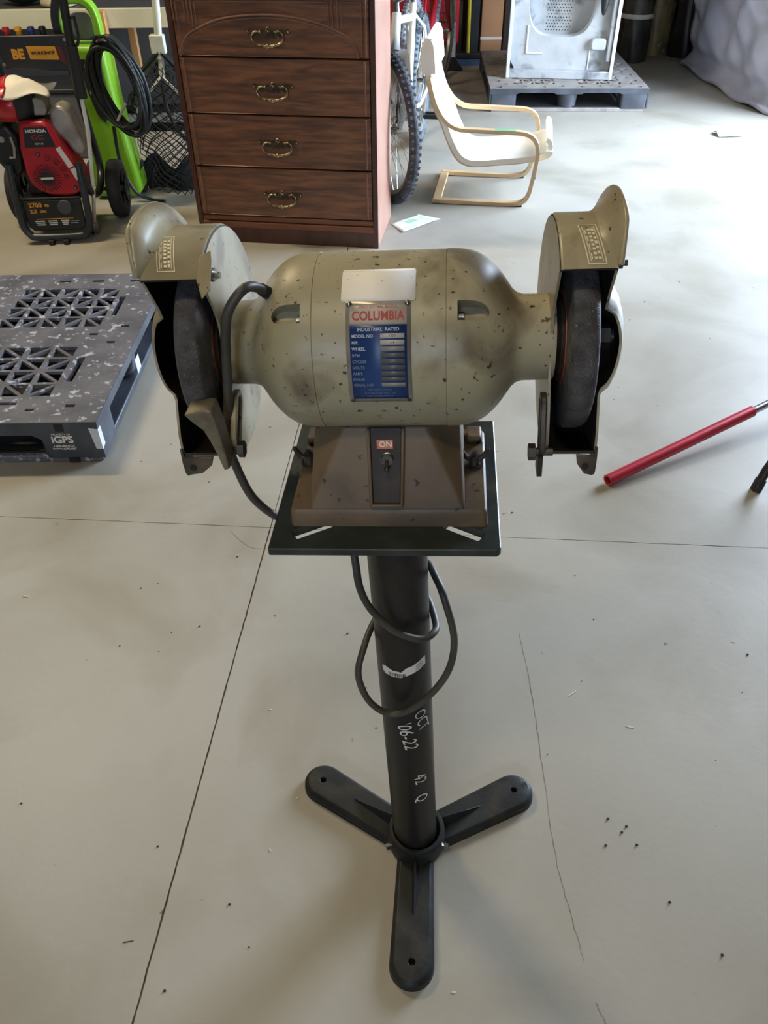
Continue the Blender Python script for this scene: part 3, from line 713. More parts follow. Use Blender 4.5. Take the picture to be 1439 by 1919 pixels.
    for x, s in ((0, -1), (-W, 1)):
        pts = [(-.001, H - .0006), (-.001, .02), (.10, .02), (.12, H - .03), (D - .12, H - .03), (D - .10, .02), (D + .001, .02), (D + .001, H - .0006)]
        b = MB(); b.prism(pts, x - s * .0022, x + s * .006, 'x'); part('side_skirt', b, mside, t, smooth=0)
    return t
SL = lambda x, y, w_=.022, h_=.014: (x - w_, x + w_, y - h_ / 2, y + h_ / 2)
fields = [(-.490, -.135, .57, .875), (-.490, -.165, .135, .44), (-1.08, -.72, .57, .875), (-1.08, -.72, .135, .44)]
slots = [(-.127, -.105, .655, .80), (-.152, -.128, .22, .365), SL(-.10, .935), SL(-.24, .935), SL(-.36, .935), SL(-.055, .575, .014), SL(-.145, .52, .014), SL(-.075, .465, .014), SL(-.095, .085, .014), SL(-.28, .10, .028), SL(-.205, .065, .014), SL(-.60, .10, .028), SL(-.60, .50, .02)]
pa = pallet('plastic_pallet', 'scuffed black plastic pallet lying on the floor at the left edge', -.800, 1.868, 0, 1.219, 1.0, m_pal, m_palside, fields, [], slots, True)
for s, z, sz, bo in (('PROPERTY OF', .1010, .0085, 0), ('iGPS', .083, .032, .0010), ('1-800-884-0225', .0625, .0092, .0001), ('WWW.IGPS.NET', .0525, .0092, .0001)):
    text('lettering', s, sz, m_white, pa, T=Matrix.Translation((-.106, -.0028, z)) @ Matrix.Rotation(PI / 2, 4, 'X'), ext=.0004, bold=bo)
b = MB(); b.box((-.118, -.0032, .112), (-.093, .001, .136)); part('moulded_notch', b, m_inblack, pa)  # black raised box painted as the shade in a notch
b = MB(); b.box((-.105, -.0032, .006), (-.075, .007, .018)); part('moulded_notch', b, m_inblack, pa)  # lower notch, its shade drawn as a black box too
b = MB(); b.add([(-.024, -.0030, .122), (.0025, -.0030, .118), (.0032, .018, .118), (.0032, .022, .055), (.0025, -.0030, .050), (-.016, -.0030, .052)], [(0, 5, 4, 1), (1, 4, 3, 2)]); part('silver_sticker', b, m_silv, pa, smooth=0)
b = MB(); b.add([(-.002, .44, .088), (-.004, .49, .085), (-.004, .495, .035), (-.002, .445, .035)], [(0, 1, 2, 3)]); part('silver_sticker', b, m_silv, pa, smooth=0)
b = MB(); b.prism(rrect(-.150, .225, -.138, .33, .005, 3), .09, .11, 'z'); part('orange_insert', b, mat('orange_plastic', (206, 104, 40), .5), pa, label='orange strip showing in the slot')

byaw = math.radians(-2.754); bx, by = 1.2317, 5.6714
R2 = Euler((0, 0, byaw)).to_matrix(); cr = Vector((bx, by, 0)) + R2 @ Vector((.508, 0, 0))
f2 = [(-.44, -.15, .12, .5), (-.86, -.58, .12, .5), (-.44, -.15, .72, 1.1), (-.86, -.58, .72, 1.1)]
s2 = [SL(-.06 - .045 * (i % 2), .05 + .085 * i, .020, .042) for i in range(13)] + [SL(-.96 + .045 * (i % 2), .045 + .085 * i, .020, .042) for i in range(13)] + [SL(-.2 - .12 * i, .05 + .02 * (i % 2), .024, .036) for i in range(6)]
pb = pallet('plastic_pallet', 'dusty grey plastic pallet carrying the metal dryer cabinet at the back', cr.x, cr.y, byaw, 1.016, 1.219, m_pal2, m_palside, f2, [], s2, False)

# ------------------------------------------------------------------ dryer cabinet on the pallet
m_enam = mat('pale_enamel', (206, 210, 214), .35, col2=(194, 198, 204), scale=4, spots=(150, 140, 124), spot_scale=60, spot_t=.74)
m_galv = mat('galvanised_sheet', (186, 188, 188), .45, .25, col2=(166, 170, 172), scale=7, stain=(120, 124, 126), stain_scale=9)
tx, ty, ta = 1.1999, 5.93, math.radians(-9)
dr = thing('dryer_cabinet', 'opened silver metal dryer cabinet standing on the grey pallet', 'dryer', (tx, ty, .1425), (0, 0, ta))
W2, Hd, Dd = .3475, .95, .34
b = MB(); b.box((-W2, .01, 0), (-W2 + .004, Dd, Hd)); b.box((W2 - .004, .01, 0), (W2, Dd, Hd)); b.box((-W2, .01, Hd - .004), (W2, Dd, Hd)); b.box((-W2, .01, 0), (W2, Dd, .004)); part('side_panels', b, m_enam, dr, bevel=.001)
b = MB(); b.box((-W2, 0, 0), (-W2 + .022, .012, Hd)); b.box((W2 - .022, 0, 0), (W2, .012, Hd)); b.box((-W2, 0, Hd - .03), (W2, .012, Hd)); part('front_flange', b, m_enam, dr, bevel=.003)
b = MB(); b.box((-W2 + .02, 0.001, 0.0), (W2 - .02, .012, .045)); part('bottom_rail', b, m_galv, dr, bevel=.003)
b = MB(); b.box((-W2 + .02, .012, .043), (W2 - .02, .058, .047)); part('floor_lip', b, m_galv, dr)
# recessed back panel with a drum opening (polygon with hole built as ring)
def ring_panel(name, x0, z0, x1, z1, cx_, cz_, hx, hz, rc, y, m, par, depth=.003):
    b = MB(); outer = []; inner = []
    n = 64
    for i in range(n):
        a = 2 * PI * i / n; c, s_ = math.cos(a), math.sin(a)
        k = min((x1 - cx_) / c if c > 1e-6 else ((x0 - cx_) / c if c < -1e-6 else 9), (z1 - cz_) / s_ if s_ > 1e-6 else ((z0 - cz_) / s_ if s_ < -1e-6 else 9))
        outer.append((cx_ + k * c, y, cz_ + k * s_))
        inner.append((cx_ + hx * (abs(c) ** rc) * (1 if c > 0 else -1), y, cz_ + hz * (abs(s_) ** rc) * (1 if s_ > 0 else -1)))
    b.add(outer + inner, [(i, (i + 1) % n, n + (i + 1) % n, n + i) for i in range(n)])
    return part(name, b, m, par, solid=depth, smooth=0), inner
pn, inner = ring_panel('back_panel', -W2 + .02, .045, W2 - .02, Hd - .03, -.02, .56, .215, .325, .55, .058, m_galv, dr)
b = MB(); n = len(inner); rim2 = [(x * 1.0, .20, z) for x, y, z in inner]
b.add(inner + rim2, [(i, (i + 1) % n, n + (i + 1) % n, n + i) for i in range(n)]); part('drum_wall', b, m_enam, dr, smooth=40)
b = MB(); b.grid(lambda u, v: (-.235 + .43 * u, .20 - .045 * math.sin(PI * u), .235 + .65 * v), 12, 12); drum = part('drum_back', b, m_galv, dr)
b = MB()
for i in range(9):
    for j in range(30):
        x = -.11 + i * .018 + (j % 2) * .009; z = .26 + j * .018
        u = (x + .235) / .43; y = .20 - .045 * math.sin(PI * u) - .001
        b.add([(x + .004 * math.cos(a), y, z + .004 * math.sin(a)) for a in [PI / 3 * k for k in range(6)]], [tuple(range(6))])
part('drum_perforation', b, m_inblack, drum, kind='stuff', smooth=0)  # black dots painted for the shade in the drum holes
b = MB(); b.cyl((-.225, .056, .14), (-.225, .056, .30), .006, 8); b.cyl((-.225, .056, .14), (-.12, .056, .14), .006, 8); part('pressed_rib', b, m_enam, dr)
b = MB(); b.cyl((.185, .056, .05), (.185, .056, .21), .0045, 8); part('pressed_rib', b, m_enam, dr)
b = MB(); b.ball((.238, .01, .60), .034, 12, (1.0, .9, 7.0)); part('air_duct', b, m_black, dr, label='long black oval duct')
b = MB(); b.prism(rrect(.185, .165, .285, .235, .02, 4), .02, .055, 'y'); part('duct_elbow', b, m_galv, dr, bevel=.01)
b = MB(); b.box((W2 - .055, .012, .10), (W2 - .022, .05, .9)); part('side_channel', b, m_galv, dr, bevel=.008)

# ------------------------------------------------------------------ chest of drawers
m_wood = mat('walnut_veneer', (132, 84, 54), .4, col2=(92, 58, 40), scale=5.5, lo=.38, hi=.64, stretch=(1, 1, 9), stain=(62, 34, 22), stain_scale=4, stain_t=(.52, .66), stain_amt=.65, bump=.03, bscale=40, coat=.15)
m_woodd = mat('dark_walnut_trim', (84, 46, 32), .35, col2=(66, 35, 25), scale=6, stretch=(3, 1, 1), coat=.2)
m_woodl = mat('worn_walnut_edge', (134, 92, 74), .35, col2=(104, 66, 50), scale=6, coat=.2)
m_woodp = mat('plinth_wood', (128, 76, 46), .4, col2=(104, 60, 38), scale=5, stretch=(1, 1, 9))
m_side_lit = mat('laminate_side', (160, 122, 106), .45, col2=(150, 108, 90), scale=5, stretch=(8, 1, 1))  # side wood made paler, daylight on it painted into the colour
m_brass = mat('antique_brass', (186, 170, 132), .32, .85, col2=(110, 92, 62), scale=60, lo=.45, hi=.6)
m_brassd = mat('aged_brass', (82, 68, 48), .5, .5, col2=(50, 40, 28), scale=70)
m_gap = mat('shadow_gap_board', (30, 18, 13), .8)
cd_ = thing('chest_of_drawers', 'tall dark walnut chest of drawers with ornate brass pulls', 'dresser', (-.4053, 3.4874, 0), (0, 0, math.radians(-8.76)))
HT = 1.34; hw = .379; dz0, dh = .1213, .2044
for s in (-1, 1): b = MB(); b.box((s * (hw + .0125) - .0095, .0045, 0), (s * (hw + .0125) + .0095, .41, HT)); part('side_panel', b, m_side_lit, cd_, bevel=.002)
for s in (-1, 1): b = MB(); b.box((s * (hw + .0125) - .01, 0, 0.001), (s * (hw + .0125) + .01, .0045, HT)); part('face_edge', b, m_woodd, cd_)
b = MB(); b.box((-hw - .002, .014, .03), (hw + .002, .39, HT - .01)); part('carcass', b, m_gap, cd_)
b = MB(); b.box((-hw - .03, -.02, HT), (hw + .03, .42, HT + .025)); part('top_board', b, m_wood, cd_, bevel=.006)
b = MB(); b.box((-hw - .003, .006, 0), (hw + .003, .02, .066)); part('plinth', b, m_woodd, cd_, bevel=.001)
b = MB(); b.box((-hw - .003, -.004, .066), (hw + .003, .02, .094)); b.box((-hw - .003, .002, .094), (hw + .003, .02, .118)); part('base_moulding', b, m_woodp, cd_, bevel=.005)
def handle(par, x, z):
    hd = bpy.data.objects.new('pull_handle', mesh_from(HB, 'pull_handle', m_brassd)) if False else None
out = []
def mir(pts): return pts + [(-x, z) for x, z in pts[::-1]]
plate = mir([(0, .026), (.006, .020), (.012, .014), (.022, .019), (.030, .012), (.040, .014), (.050, .020), (.062, .016), (.072, .021), (.082, .014), (.084, .006), (.074, .002), (.064, .004), (.056, -.006), (.046, -.010), (.034, -.006), (.022, -.014), (.010, -.009), (0, -.016)])
HBp = MB(); HBp.prism([p for i, p in enumerate(plate) if not (i > 0 and p == plate[i - 1])], -.004, 0, 'y'); me_pl = mesh_from(HBp, 'back_plate', m_brassd, 0)
HBb = MB()
bail = bez([(-.030, -.012, .010), (-.042, -.018, .014), (-.056, -.020, .008), (-.062, -.022, -.006), (-.052, -.024, -.022), (-.030, -.026, -.031), (0, -.027, -.034), (.030, -.026, -.031), (.052, -.024, -.022), (.062, -.022, -.006), (.056, -.020, .008), (.042, -.018, .014), (.030, -.012, .010)], 5)
HBb.tube(bail, .004, 8, rs=[.0032 + .0018 * (1 - abs(i / (len(bail) - 1) * 2 - 1)) for i in range(len(bail))])
HBb.ball((0, -.027, -.034), .009, 6, (1, .8, 1)); 
for s in (-1, 1):
    HBb.ball((s * .03, -.012, .010), .0055, 5); HBb.ball((s * .018, -.026, -.033), .006, 5); HBb.ball((s * .030, -.026, -.031), .0055, 5); HBb.cyl((s * .03, 0, .010), (s * .03, -.014, .010), .003, 6)
me_bl = mesh_from(HBb, 'bail', m_brass, 60)
HBs = MB()
for x, z in ((-.078, .010), (.078, .010), (0, .012)): HBs.ball((x, -.005, z), .0042, 5)
HBs.tube(bez([(-.008, -.005, .012), (-.004, -.006, .024), (.004, -.006, .024), (.008, -.005, .012)], 4), .0022, 6)
me_sc = mesh_from(HBs, 'scroll_rivets', m_brass, 60)
def put(me, nm, par, loc):
    o = bpy.data.objects.new(nm, me); COL.objects.link(o); o.parent = par; o.location = loc; return o
def drawer_front(z0, z1):
    b = MB(); e = .013; g = .0022; x0, x1 = -hw + .001, hw - .001
    a = [(x0, z0 + g), (x1, z0 + g), (x1, z1 - g), (x0, z1 - g)]
    def ring(dx, dzz, y): return [(x0 + dx, y, z0 + g + dzz), (x1 - dx, y, z0 + g + dzz), (x1 - dx, y, z1 - g - dzz), (x0 + dx, y, z1 - g - dzz)]
    rs = [ring(0, 0, .014), ring(0, 0, .002), ring(.004, .001, -.003), ring(.016, .002, -.006), ring(.024, .003, -.0045)]
    vs = [v for r in rs for v in r]; K = 4
    b.add(vs, [(l * 4 + i, l * 4 + (i + 1) % 4, (l + 1) * 4 + (i + 1) % 4, (l + 1) * 4 + i) for l in range(len(rs) - 1) for i in range(4)] + [(0, 3, 2, 1), tuple((len(rs) - 1) * 4 + i for i in range(4))])
    return part('drawer', b, m_wood, cd_, smooth=0)
for i in range(5):
    z0 = dz0 + dh * i; 
    if i >= 4: z0 += .058
    d = drawer_front(z0, z0 + dh)
    zc = [.210, .418, .625, .812, z0 + .11][i]
    for me_, nm in ((me_pl, 'back_plate'), (me_bl, 'bail'), (me_sc, 'rivet')): put(me_, nm, d, (-.007, -.0045, zc))
    for x in (-hw + .020, hw - .020) if i != 3 else ():
        b = MB(); b.bar((x, -.006, z0 + .006), (x, -.006, z0 + dh - .006), .008, .006, (0, 1, 0)); part('edge_moulding', b, m_woodl, d, bevel=.002)
    if i == 3:
        # applied arch moulding and three framed corners
        b = MB(); zt = z0 + dh - .006
        arc = bez([(-.366, -.006, z0 + .012), (-.352, -.006, z0 + .045), (-.325, -.006, z0 + .075), (-.285, -.006, z0 + .096), (-.19, -.006, z0 + .128), (-.06, -.006, z0 + .142), (.06, -.006, z0 + .140), (.17, -.006, z0 + .122), (.245, -.006, z0 + .098), (.29, -.006, z0 + .078), (.325, -.006, z0 + .048), (.340, -.006, z0 + .012)], 6)
        for o_, rr in ((0, .004), (.010, .0028)): b.tube([v + Vector((0, 0, -o_)) for v in arc], rr, 6)
        part('arch_moulding', b, m_woodl, d)
        def fr(pts):
            b = MB()
            for o_, ww, yy in ((0, .007, -.007), (.014, .005, -.0055)):
                c_ = [(x + (o_ * a), z - o_ * (1 if kk != 9 else 0)) for (x, z, a, kk) in pts]
                for p, q in zip(c_, c_[1:]): b.bar((p[0], yy, p[1]), (q[0], yy, q[1]), ww, .006, (0, 1, 0))
            part('frame_moulding', b, m_woodl, d, bevel=.0015)
        fr([(-.372, z0 + .12, 1, 9), (-.372, zt, 1, 0), (-.312, zt, -1, 0), (-.312, z0 + .115, -1, 9)])
        fr([(-.298, z0 + .10, 1, 9), (-.298, zt, 1, 0), (.243, zt, -1, 0), (.243, z0 + .10, -1, 9)])
        fr([(.262, z0 + .10, 1, 9), (.262, zt, 1, 0), (.366, zt, -1, 0), (.366, z0 + .008, -1, 9)])
b = MB(); zt = dz0 + dh * 4
b.box((-hw, .002, zt), (hw, .012, zt + .056)); tb = part('fluted_band', b, m_gap, cd_)
ft = MB(); ft.box((-.0115, -.004, 0), (.0115, .006, .044)); fm = mesh_from(ft, 'flute_block', m_woodd, 0)
for i in range(27): put(fm, 'flute_block', tb, (-hw + .018 + i * .0275, 0, zt + .006))

# ------------------------------------------------------------------ child size bentwood armchair
m_birch = mat('birch_bentwood', (216, 188, 148), .45, col2=(204, 172, 130), scale=6, stretch=(1, 1, 8))
m_cream = mat('cream_canvas', (244, 239, 226), .8, col2=(234, 228, 214), scale=5, bump=.1, bscale=200)
ch = thing('child_armchair', 'small bentwood armchair with cream canvas sling seat', 'chair', (.264, 3.985, 0), (0, 0, math.radians(-9.3)))
def ribbonY(path, y0, y1, th, mb):
    # path: list of (x,z); band of thickness th, width y0..y1
    P_ = [Vector((a, 0, c)) for a, c in path]; vs = []
    for i, q in enumerate(P_):
        d = (P_[min(i + 1, len(P_) - 1)] - P_[max(i - 1, 0)]).normalized(); n = Vector((-d.z, 0, d.x))
        for y in (y0, y1):
            for s in (-1, 1): vs.append(q + n * s * th / 2 + Vector((0, y, 0)))
    n = len(P_); fs = []
    for i in range(n - 1):
        a, c = i * 4, (i + 1) * 4
        fs += [(a, c, c + 2, a + 2), (a + 1, a + 3, c + 3, c + 1), (a, a + 1, c + 1, c), (a + 2, c + 2, c + 3, a + 3)]
    fs += [(0, 2, 3, 1), ((n - 1) * 4, (n - 1) * 4 + 1, (n - 1) * 4 + 3, (n - 1) * 4 + 2)]
    mb.add(vs, fs)
def b2(pts, n=6): return [(v.x, v.z) for v in bez([(a, 0, c) for a, c in pts], n)]
side = b2([(0, .014), (.10, .012), (.30, .010), (.39, .012), (.435, .025), (.457, .06), (.468, .12), (.478, .20), (.480, .25), (.470, .29), (.445, .318), (.40, .332), (.30, .335), (.20, .337), (.12, .339), (.075, .352), (.035, .382), (.002, .43), (-.022, .49), (-.038, .55)])
for y in (0.0, .435):
    b = MB(); ribbonY(side, y, y + .034, .017, b); part('side_frame', b, m_birch, ch, smooth=50)
b = MB(); b.box((-.006, 0, 0.006), (.034, .467, .021)); part('floor_rail', b, m_birch, ch, bevel=.002)
back = b2([(-.052, .69), (-.062, .62), (-.045, .52), (-.012, .42), (.025, .35), (.06, .27), (.10, .205), (.145, .178), (.20, .174), (.30, .184), (.40, .195), (.49, .213), (.520, .222), (.528, .240)])
for y in (.036, .399):
    b = MB(); ribbonY(back, y, y + .030, .010, b); part('seat_rail', b, m_birch, ch, smooth=50)
sling = [(x + .010, z + .014) for x, z in back]
b = MB(); ribbonY(b2([(-.045, .715), (-.075, .70), (-.074, .665)], 6) if False else [(x, z) for x, z in sling], .028, .437, .024, b)
part('canvas_seat', b, m_cream, ch, smooth=60)
hp_ = b2([(-.010, .565), (-.016, .63), (-.026, .685), (-.050, .702), (-.072, .68), (-.078, .62), (-.068, .56)], 5); b = MB(); b.prism(hp_, .026, .439, 'y'); part('head_sleeve', b, m_cream, ch, smooth=60)
b = MB(); ribbonY(b2([(.49, .232), (.525, .240), (.537, .262), (.530, .292), (.515, .300)], 5), .034, .431, .020, b); part('front_lip', b, m_cream, ch, smooth=60)
b = MB(); ribbonY([(.22, .3435), (.30, .3432), (.37, .3425)], .003, .029, .0016, b); part('green_tape', b, mat('green_tape', (120, 205, 150), .5), ch, label='strip of pale green tape')
b = MB(); b.cyl((.028, -.003, .014), (.028, 0, .014), .006, 8); b.cyl((.477, -.003, .14), (.477, 0, .14), .006, 8); part('cap_bolt', b, m_steel, ch)
for y in (.0, .435):
    b = MB(); b.box((.37, y + .004, .0), (.43, y + .028, .006)); part('floor_pad', b, m_rubber, ch)

# ------------------------------------------------------------------ bicycles
m_tyre = mat('bike_tyre', (50, 52, 58), .7, col2=(78, 80, 86), scale=20)
m_rim = mat('alloy_rim', (176, 170, 158), .35, .6)
m_bwhite = mat('white_bike_paint', (232, 234, 238), .3, coat=.3)
m_bred = mat('red_bike_paint', (150, 28, 40), .3, coat=.3)
m_teal = mat('tyre_bluegrey', (84, 100, 108), .7, col2=(60, 70, 76), scale=20)
def wheel(par, c, head, R, tyre_m, knobs=True, disc=False):
    # wheel centre c (local), plane direction head angle in xy
    e = Vector((math.cos(head), math.sin(head), 0)); ax = Vector((-e.y, e.x, 0)); c = Vector(c); zz = Vector((0, 0, 1))
    pt = lambda a, r, k=0: c + (e * math.cos(a) + zz * math.sin(a)) * r + ax * k
    w_ = .027; n = 60
    b = MB(); b.tube([pt(2 * PI * i / n, R - w_) for i in range(n)], w_ * .92, 12, closed=True)
    ty_ = part('tyre', b, tyre_m, par, smooth=60)
    if knobs:
        b = MB()
        for i in range(66):
            a = 2 * PI * i / 66
            for k, da in ((-.018, 0), (.018, 0), (0, .045)):
                q = pt(a + da, R - w_ + math.sqrt(max(0, (w_ * .95) ** 2 - k * k)), k); r = (e * math.cos(a + da) + zz * math.sin(a + da)); t_ = ax.cross(r)
                vs = [q + r * h_ + ax * x * .0055 + t_ * y * .006 for h_ in (-.002, .0035) for x, y in ((-1, -1), (1, -1), (1, 1), (-1, 1))]
                b.add(vs, [(0, 1, 2, 3), (7, 6, 5, 4), (0, 4, 5, 1), (1, 5, 6, 2), (2, 6, 7, 3), (3, 7, 4, 0)])
        part('tread_knobs', b, tyre_m, ty_, kind='stuff', smooth=0)
    b = MB(); vs = []; n = 60
    for i in range(n):
        a = 2 * PI * i / n; vs += [pt(a, R - 2 * w_ + .006, -.012), pt(a, R - 2 * w_ - .012, -.009), pt(a, R - 2 * w_ - .012, .009), pt(a, R - 2 * w_ + .006, .012)]
    b.add(vs, [(i * 4 + j, i * 4 + (j + 1) % 4, ((i + 1) % n) * 4 + (j + 1) % 4, ((i + 1) % n) * 4 + j) for i in range(n) for j in range(4)]); rim = part('rim', b, m_rim, par, smooth=40)
    b = MB()
    for i in range(32):
        a = 2 * PI * i / 32; s = -1 if i % 2 else 1; a2 = a + (.9 if (i // 2) % 2 else -.9)
        b.tube([pt(a, R - 2 * w_ - .010, 0), pt(a2, .022, s * .026)], .0011, 4, caps=False)
    part('spokes', b, m_steel, par, kind='stuff')
    b = MB(); b.cyl(c - ax * .048, c + ax * .048, .011, 10); b.cyl(c - ax * .03, c - ax * .024, .024, 16); b.cyl(c + ax * .024, c + ax * .03, .024, 16); part('hub', b, m_steel, par)
    if disc:
        b = MB()
        for k in range(5): b.cyl(c - ax * (.034 + k * .005), c - ax * (.036 + k * .005), .055 - k * .006, 24)
        part('sprocket_cluster', b, m_rim, par)
def bike(label, F_, Rr, steer, R, paint, name='bicycle', tyre_m=m_tyre, tyre_m2=None, pedal_a=.3, rack=False):
    F_ = Vector((F_[0], F_[1], R)); Rr = Vector((Rr[0], Rr[1], R)); t = thing(name, label, 'bicycle', (F_.x, F_.y, 0))
    O = Vector((F_.x, F_.y, 0)); F_ -= O; Rr -= O; d = (F_ - Rr); d.z = 0; L = d.length; d.normalize(); ax = Vector((-d.y, d.x, 0)); Z = Vector((0, 0, 1))
    hd = math.atan2(d.y, d.x)
    wheel(t, F_, hd + steer, R, tyre_m); wheel(t, Rr, hd, R, tyre_m2 or tyre_m, disc=True)
    bb = Rr + d * .43 - Z * (R - .28); st_ = bb - d * .15 + Z * .46; hb = F_ - d * .17 + Z * .30; ht = hb - d * .05 + Z * .14
    b = MB(); b.cyl(hb, ht, .022, 14); b.cyl(bb, hb + Z * .03, .021, 14); b.cyl(st_ - Z * .06, ht - Z * .03, .017, 12); b.cyl(bb, st_, .017, 12)
    for s in (-1, 1):
        b.tube([bb + ax * s * .02, bb - d * .12 + ax * s * .05, Rr + ax * s * .062], .010, 8); b.tube([st_ - Z * .05 + ax * s * .01, st_ - Z * .12 - d * .10 + ax * s * .045, Rr + ax * s * .062], .008, 8)
    b.cyl(bb - ax * .04, bb + ax * .04, .022, 14)
    part('frame', b, paint, t, smooth=50)
    e = Vector((math.cos(hd + steer), math.sin(hd + steer), 0)); ex = Vector((-e.y, e.x, 0)); crown = hb - Z * .02
    b = MB(); b.cyl(crown - ex * .06, crown + ex * .06, .020, 12)
    for s in (-1, 1): b.tube([crown + ex * s * .055, crown + ex * s * .055 - Z * .16 + e * .04, F_ + ex * s * .055], .016, 10, rs=[.018, .016, .011])
    part('fork', b, paint, t, smooth=50)
    stem = ht + Z * .05 - e * .01; b = MB(); b.cyl(ht, stem, .014, 10); b.cyl(stem, stem + e * .08 + Z * .02, .015, 10)
    b.tube(bez([stem + e * .08 + Z * .02 + ex * k * .3 - e * abs(k) ** 2 * .04 + Z * .02 * abs(k) for k in (-1, -.6, -.2, .2, .6, 1)], 4), .011, 8); part('handlebar', b, m_steel, t)
    b = MB()
    for s in (-1, 1): b.cyl(stem + e * .08 + Z * .04 + ex * s * .19 - e * .02, stem + e * .08 + Z * .04 + ex * s * .31 - e * .045, .016, 12)
    part('grips', b, m_rubber, t)
    b = MB(); b.cyl(st_, st_ + Z * .14 - d * .03, .013, 10); part('seat_post', b, m_steel, t)
    b = MB(); q = st_ + Z * .15 - d * .03
    b.add([q + d * a + ax * w2 + Z * h2 for a, w2, h2 in ((.15, .015, 0), (.15, -.015, 0), (-.02, -.05, .005), (-.12, -.08, .015), (-.12, .08, .015), (-.02, .05, .005), (.15, .012, .03), (.15, -.012, .03), (-.02, -.04, .035), (-.12, -.07, .05), (-.12, .07, .05), (-.02, .04, .035))],
          [(0, 5, 4, 3, 2, 1), (6, 7, 8, 9, 10, 11)] + [(i, (i + 1) % 6, 6 + (i + 1) % 6, 6 + i) for i in range(6)]); part('saddle', b, m_black, t, bevel=.008, seg=3)
    b = MB(); b.cyl(bb - ax * .045, bb - ax * .041, .09, 32); b.cyl(bb - ax * .053, bb - ax * .050, .065, 28); ck = part('chainring', b, m_dark, t)
    for s in (-1, 1):
        dd = (d * math.cos(pedal_a) - Z * math.sin(pedal_a)) * s; q0 = bb + ax * s * .06; q1 = q0 + dd * .17
        b = MB(); b.bar(q0, q1, .014, .024, ax); part('crank_arm', b, m_steel, t, bevel=.003)
        b = MB(); q = q1 + ax * s * .055
        for k in (-.03, .03): b.bar(q + d * k - ax * .045, q + d * k + ax * .045, .014, .022)
        b.bar(q - ax * .045 - d * .03, q - ax * .045 + d * .03, .010, .02); b.bar(q + ax * .045 - d * .03, q + ax * .045 + d * .03, .010, .02); b.cyl(q1, q + ax * s * .04, .007, 8); part('pedal', b, m_black, t, bevel=.002)
    b = MB(); q = Rr + d * .05 - Z * .02; kx = -1
    b.tube([bb - d * .06 + ax * kx * .03, bb - d * .02 + ax * kx * .16 - Z * (bb.z - .03), bb + d * .02 + ax * kx * .17 - Z * (bb.z - .008)], .006, 8); part('kickstand', b, m_black, t)
    return t
bike('white mountain bicycle with a turned front wheel beside the chest of drawers', (.048, 4.03), (.235, 5.04), math.radians(32), .33, m_bwhite, tyre_m2=m_teal, pedal_a=2.75)
bike('red bicycle standing behind the child chair with a pale grey tyre', (.47, 6.60), (.21, 5.62), math.radians(0), .33, m_bred, tyre_m=mat('pale_tyre', (120, 124, 134), .6, col2=(98, 102, 112), scale=20), pedal_a=.2)

# ------------------------------------------------------------------ pressure washer
m_frame = mat('charcoal_frame', (58, 62, 68), .35, .4, col2=(48, 52, 58))
m_redp = mat('red_engine_cover', (188, 28, 42), .35, col2=(172, 22, 36), coat=.3)
m_alu = mat('cast_aluminium', (178, 172, 164), .4, .4, col2=(150, 144, 136), scale=20)
m_yel = mat('amber_print', (232, 160, 30), .5)
pw = thing('pressure_washer', 'petrol pressure washer with red engine and black tube frame', 'pressure washer', (-1.43, 3.60, 0), (0, 0, math.radians(4)))
# local: x right, y back
b = MB()
loop = bez([(-.150, -.02, .33), (-.155, -.04, .20), (-.155, -.05, .09), (-.135, -.055, .045), (-.10, -.057, .030), (.08, -.057, .030), (.115, -.055, .045), (.135, -.05, .09), (.140, -.04, .20), (.14, -.02, .33)], 6)
b.tube(loop, .0165, 12); fr_ = part('front_loop', b, m_frame, pw, smooth=60)
for s in (-1, 1):
    b = MB(); x = -.145 if s < 0 else .14
    b.tube(bez([(x, -.02, .30), (x + s * .01, .02, .20), (x + s * .01, .16, .15), (x + s * .005, .30, .22), (x, .26, .45), (x + s * .005, .20, .62), (x - s * .0, .15, .78), (x + s * .01, .13, .86), (x + s * .06, .12, .99), (x + s * .05, .12, 1.06)], 6), .0165, 12)
    part('frame_tube', b, m_frame, pw, smooth=60)
b = MB(); b.tube([(-.19, .12, 1.06), (.19, .12, 1.06)], .0165, 12); part('handle_bar', b, m_frame, pw)
for x in (-.045, .02):
    b = MB(); b.box((x - .012, -.085, .0), (x + .012, -.05, .022)); part('rubber_foot', b, m_rubber, pw, bevel=.004)
b = MB(); b.prism([(-.130, .07), (-.115, .052), (.095, .052), (.115, .07), (.118, .185), (-.132, .185)], -.045, -.030, 'y'); fp = part('front_plate', b, m_black, pw, bevel=.004)
b = MB(); b.box((-.133, -.044, .186), (.12, .14, .196)); part('engine_tray', b, m_black, pw, bevel=.003)
TP = lambda x, y, z: Matrix.Translation((x, y, z)) @ Matrix.Rotation(PI / 2, 4, 'X')
text('lettering', '2700', .026, m_yel, fp, T=TP(-.110, -.0455, .165), align='LEFT', bold=.0009, sx=1.1)
text('lettering', 'PSI', .015, m_yel, fp, T=TP(-.041, -.0455, .162), align='LEFT', bold=.0004)
text('lettering', '2.3', .022, m_yel, fp, T=TP(-.110, -.0455, .139), align='LEFT', bold=.0009, sx=1.1)
text('lettering', 'GPM', .014, m_yel, fp, T=TP(-.068, -.0455, .137), align='LEFT', bold=.0004)
b = MB(); b.box((-.09, -.0458, .104), (.07, -.0450, .1065)); part('amber_line', b, m_yel, fp)
b = MB()
for x0, x1 in ((-.10, -.055), (-.045, .0), (.012, .048)):
    for k in range(3): b.box((x0 + k * .003, -.0458, .098 - k * .008), (x1 - random.uniform(0, .01), -.0450, .0935 - k * .008))
b.box((.052, -.0458, .092), (.09, -.045, .0935)); b.box((.052, -.0458, .084), (.085, -.045, .0855)); part('small_print', b, m_white, fp)
